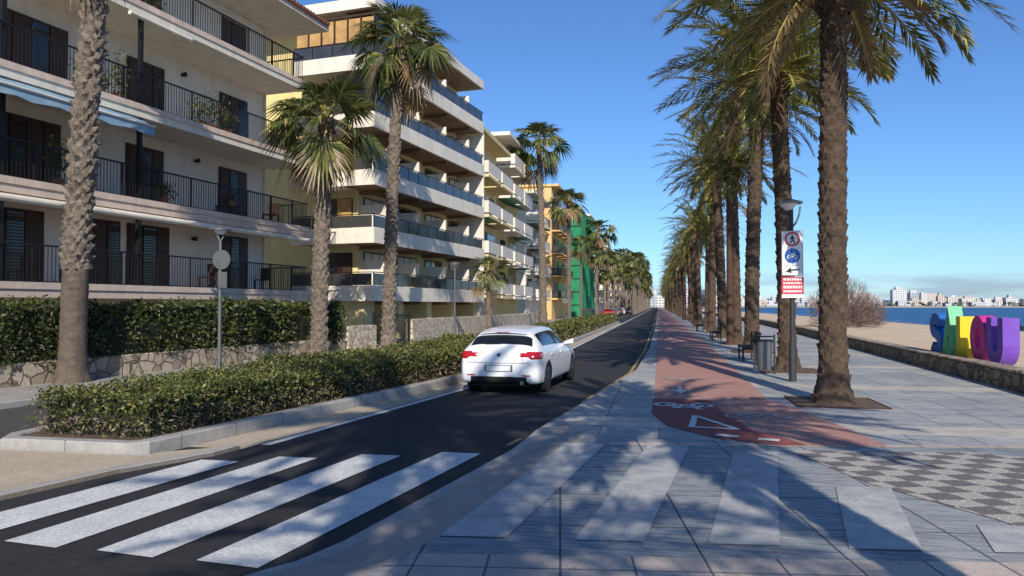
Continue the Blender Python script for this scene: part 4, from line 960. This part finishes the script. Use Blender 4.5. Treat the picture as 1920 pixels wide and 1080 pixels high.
def car(name,x,y,head,paint):
    C=Obj(name,(x,y,0),R(90)+head)
    for wx in(-1.33,1.36):
        for s_ in(-1,1):
            C.tube('tyres',M['rubber'],(wx,s_*.66,.315),(wx,s_*.865,.315),.315,.315,36)
            C.tube('wheel_rims',M['rim'],(wx,s_*.8655,.315),(wx,s_*.871,.315),.222,.212,32)
            C.tube('rim_wells',M['plastic'],(wx,s_*.8715,.315),(wx,s_*.873,.315),.192,.192,32)
            for k_ in range(10):
                a=R(90+36*k_); u=Vector((math.cos(a),0,math.sin(a))); t=Vector((-math.sin(a),0,math.cos(a)))*.014
                c0=Vector((wx,s_*.876,.315)); C.poly('spokes',M['rim'],[c0+u*.03+t,c0+u*.03-t,c0+u*.2-t,c0+u*.2+t])
            C.tube('hubs',M['rim'],(wx,s_*.8735,.315),(wx,s_*.88,.315),.045,.04,14)
    for s_ in(-1,1):
        rows=[]
        angs=np.linspace(0,1,15)
        for q in range(7):
            f=q/6; row=[]
            for u in angs:
                th=R(180-96*u); lo=.745 if u>.3 else .79; hi=.905-.015*u+(-.03 if u<.25 else 0)
                if u>.8: lo+=.06*(u-.8)/.2
                z=lo+(hi-lo)*f; d=Vector((math.cos(th),s_*math.sin(th),0)); c=Vector((-1.80,s_*.46,z))
                off=.02 if .02<u<.98 and 0<q<6 else .002
                p=hit(c+d*1.5,-d,off); row.append(p if p is not None else c+d*.3)
            rows.append(row)
        grid(C,'tail_lights',M['tail'],rows)
        A=[rearpt(s_*v,.40,.01) for v in np.linspace(.50,.68,5)]; B=[rearpt(s_*v,.425,.01) for v in np.linspace(.50,.68,5)]; strip(C,'reflectors',M['tail'],A,B)
        zz=np.linspace(.66,.93,9); strip(C,'panel_gaps',M['plastic'],[rearpt(s_*(.50+.1*(z-.66)),z,.003) for z in zz],[rearpt(s_*(.507+.1*(z-.66)),z,.003) for z in zz])
        for xs in (-1.03,-.30,.62):
            zz=np.linspace(.32,.93,10)
            strip(C,'panel_gaps',M['plastic'],[sidept(xs-.004,z,s_,.002) for z in zz],[sidept(xs+.004,z,s_,.002) for z in zz])
        C.add('mirrors',paint,[(.72,s_*.78,.93),(.86,s_*.78,.93),(.88,s_*.98,.95),(.74,s_*1.01,.95),(.72,s_*.78,.98),(.84,s_*.78,.98),(.85,s_*.98,1.06),(.74,s_*1.01,1.07)],[(0,1,2,3),(4,7,6,5),(0,4,5,1),(1,5,6,2),(2,6,7,3),(3,7,4,0)])
        for xc in(-.92,.05):
            p=sidept(xc,.80,s_,.0); yy=abs(p.y) if p else .87
            C.box('door_handles',paint,xc-.09,xc+.09,min(s_*(yy-.01),s_*(yy+.022)),max(s_*(yy-.01),s_*(yy+.022)),.79,.812)
        A=[];B=[]
        for xx in np.linspace(1.75,2.06,7): A.append(sidept(xx,.60,s_,.006)); B.append(sidept(xx,.67,s_,.006))
        strip(C,'head_lights',M['signwhite'],A,B)
    ysr=np.linspace(-.66,.66,23)
    strip(C,'panel_gaps',M['plastic'],[rearpt(v,.655+.02*abs(v),.003) for v in ysr],[rearpt(v,.664+.02*abs(v),.003) for v in ysr])
    rows=[[rearpt(v,z,.008) or Vector((-2.1,v,z)) for v in np.linspace(-.60,.60,17)] for z in np.linspace(.30,.385,4)]
    grid(C,'rear_diffuser',M['plastic'],rows)
    rp=rearpt(0,.55,0).x
    C.box('plate_recess',M['grey'],rp-.006,rp+.05,-.30,.30,.485,.625); C.box('number_plate',M['signwhite'],rp-.016,rp-.0065,-.26,.26,.50,.61)
    C.tube('exhaust',M['rim'],(rp-.01,-.5,.26),(rp+.2,-.5,.26),.04,.04)
    bp=rearpt(0,.83,0); C.tube('badge',M['grey'],bp+Vector((-.012,0,.0)),bp+Vector((.01,0,0)),.04,.04,24)
    vs=[];n=11
    for i in range(n):
        v=-.51+1.02*i/(n-1); dr=.035*(abs(v)/.51)**2
        vs+=[(-1.80+.06*abs(v),v,1.295-dr),(-1.80+.06*abs(v),v,1.28-dr),(-1.55,v*.97,1.27-dr),(-1.55,v*.97,1.342-dr*.9)]
    fs=[]
    for i in range(n-1):
        for q in range(4): q2=(q+1)%4; fs.append((4*i+q,4*i+4+q,4*i+4+q2,4*i+q2))
    fs+=[(0,1,2,3),tuple(4*(n-1)+q for q in(3,2,1,0))]; C.add('roof_spoiler',paint,vs,fs)
    C.box('brake_light',M['tail'],-1.806,-1.795,-.14,.14,1.283,1.292)
    p=rearpt(0,1.04,.012); q=rearpt(.34,1.03,.012)
    if p and q: C.tube('rear_wiper',M['plastic'],p,q,.008,.006,6)
    C.box('underbody',M['plastic'],-1.95,1.9,-.62,.62,.17,.3)
    root=C.finish()
    b_=link(bpy.data.objects.new('body',CB)); b_.parent=root
    if paint is not M['carwhite']:
        b_.material_slots[0].link='OBJECT'; b_.material_slots[0].material=paint
    return root
car('car',-3.08,17.1,R(-4.5),M['carwhite'])
pr=mat('car_paint_red',(.5,.02,.02),(.45,.02,.02),1,.3,coat=.7,fine=0); pk=mat('car_paint_dark',(.03,.035,.04),(.03,.03,.035),1,.3,coat=.7,fine=0); pg=mat('car_paint_silver',(.35,.36,.37),(.33,.34,.35),1,.3,metal=.5,coat=.7,fine=0)
for i,(x,y,p) in enumerate([(-7.3,112,pr),(-7.4,119,pk),(-7.4,126,pg),(-7.4,133,pk),(-7.4,141,pk),(-7.4,150,M['carwhite']),(-6.2,160,pk)]): car('parked_car',x,y,0,p)
# seated person on the beach
J=[(0,0,.12),(0,.05,.35),(0,.1,.58),(0,.12,.66),(0,.1,.82),(-.09,-.02,.12),(-.13,-.40,.42),(-.12,-.62,.06),(-.12,-.74,.04),(.09,-.02,.12),(.13,-.38,.46),(.13,-.6,.06),(.13,-.72,.04),(-.19,.08,.56),(-.26,-.1,.38),(-.18,-.32,.42),(.19,.08,.56),(.27,-.08,.38),(.18,-.30,.44)]
E=[(0,1),(1,2),(2,3),(3,4),(0,5),(5,6),(6,7),(7,8),(0,9),(9,10),(10,11),(11,12),(2,13),(13,14),(14,15),(2,16),(16,17),(17,18)]
RD=[.13,.14,.13,.055,.1,.1,.07,.05,.04,.1,.07,.05,.04,.07,.05,.035,.07,.05,.035]
me=bpy.data.meshes.new('person'); me.from_pydata(J,E,[]); me.materials.append(M['cloth'])
po=link(bpy.data.objects.new('person',me)); po.modifiers.new('k','SKIN')
for i,rv in enumerate(RD): me.skin_vertices[0].data[i].radius=(rv,rv)
me.skin_vertices[0].data[0].use_root=True
po.modifiers.new('s','SUBSURF').levels=2
po.location=(31,72,-.42); po.rotation_euler=(0,0,R(70))

# ------------------------------------------------------------ light, sky, camera
az=R(13.0); el=R(31)
sd=Vector((math.sin(az)*math.cos(el),-math.cos(az)*math.cos(el),math.sin(el)))
L=bpy.data.lights.new('sun','SUN'); L.energy=5.0; L.angle=R(.45); L.color=(1,.92,.80)
lo=link(bpy.data.objects.new('sun',L)); lo.rotation_euler=sd.to_track_quat('Z','Y').to_euler()
W=bpy.data.worlds.new('World'); SC.world=W; W.use_nodes=True; nt=W.node_tree; bg=nt.nodes['Background']
sky=nt.nodes.new('ShaderNodeTexSky'); sky.sky_type='NISHITA'; sky.sun_disc=False; sky.sun_elevation=el; sky.sun_rotation=R(180)-az
sky.ozone_density=2.5; sky.dust_density=.2; sky.air_density=1.0
tc=nt.nodes.new('ShaderNodeTexCoord'); sp=nt.nodes.new('ShaderNodeSeparateXYZ'); nt.links.new(tc.outputs['Generated'],sp.inputs[0])
mp=nt.nodes.new('ShaderNodeMapping'); mp.inputs['Scale'].default_value=(3,3,26); nt.links.new(tc.outputs['Generated'],mp.inputs[0])
nz=nt.nodes.new('ShaderNodeTexNoise'); nz.inputs['Scale'].default_value=2.2; nz.inputs['Detail'].default_value=7; nt.links.new(mp.outputs[0],nz.inputs[0])
band_=ramp(nt,sp.outputs[2],[(.0,(1,1,1)),(.028,(.9,.9,.9)),(.045,(0,0,0))])
cl=ramp(nt,nz.outputs['Fac'],[(.42,(0,0,0)),(.62,(.7,.7,.7))])
mk=mixc(nt,1.0,band_,cl,'MULTIPLY')
tint=mixc(nt,1.0,sky.outputs[0],(.60,.88,1.26),'MULTIPLY')
col=mixc(nt,mk,tint,(2.7,3.5,4.8))
nt.links.new(col,bg.inputs[0]); bg.inputs[1].default_value=.115
cam=bpy.data.cameras.new('camera'); cam.lens=26.0; cam.sensor_width=36; cam.clip_end=12000; cam.clip_start=.05
co=link(bpy.data.objects.new('camera',cam)); co.location=(0,0,1.85); co.rotation_euler=(R(91.36),0,R(11.2)); SC.camera=co
SC.view_settings.view_transform='Standard'; SC.view_settings.look='None'; SC.view_settings.exposure=0
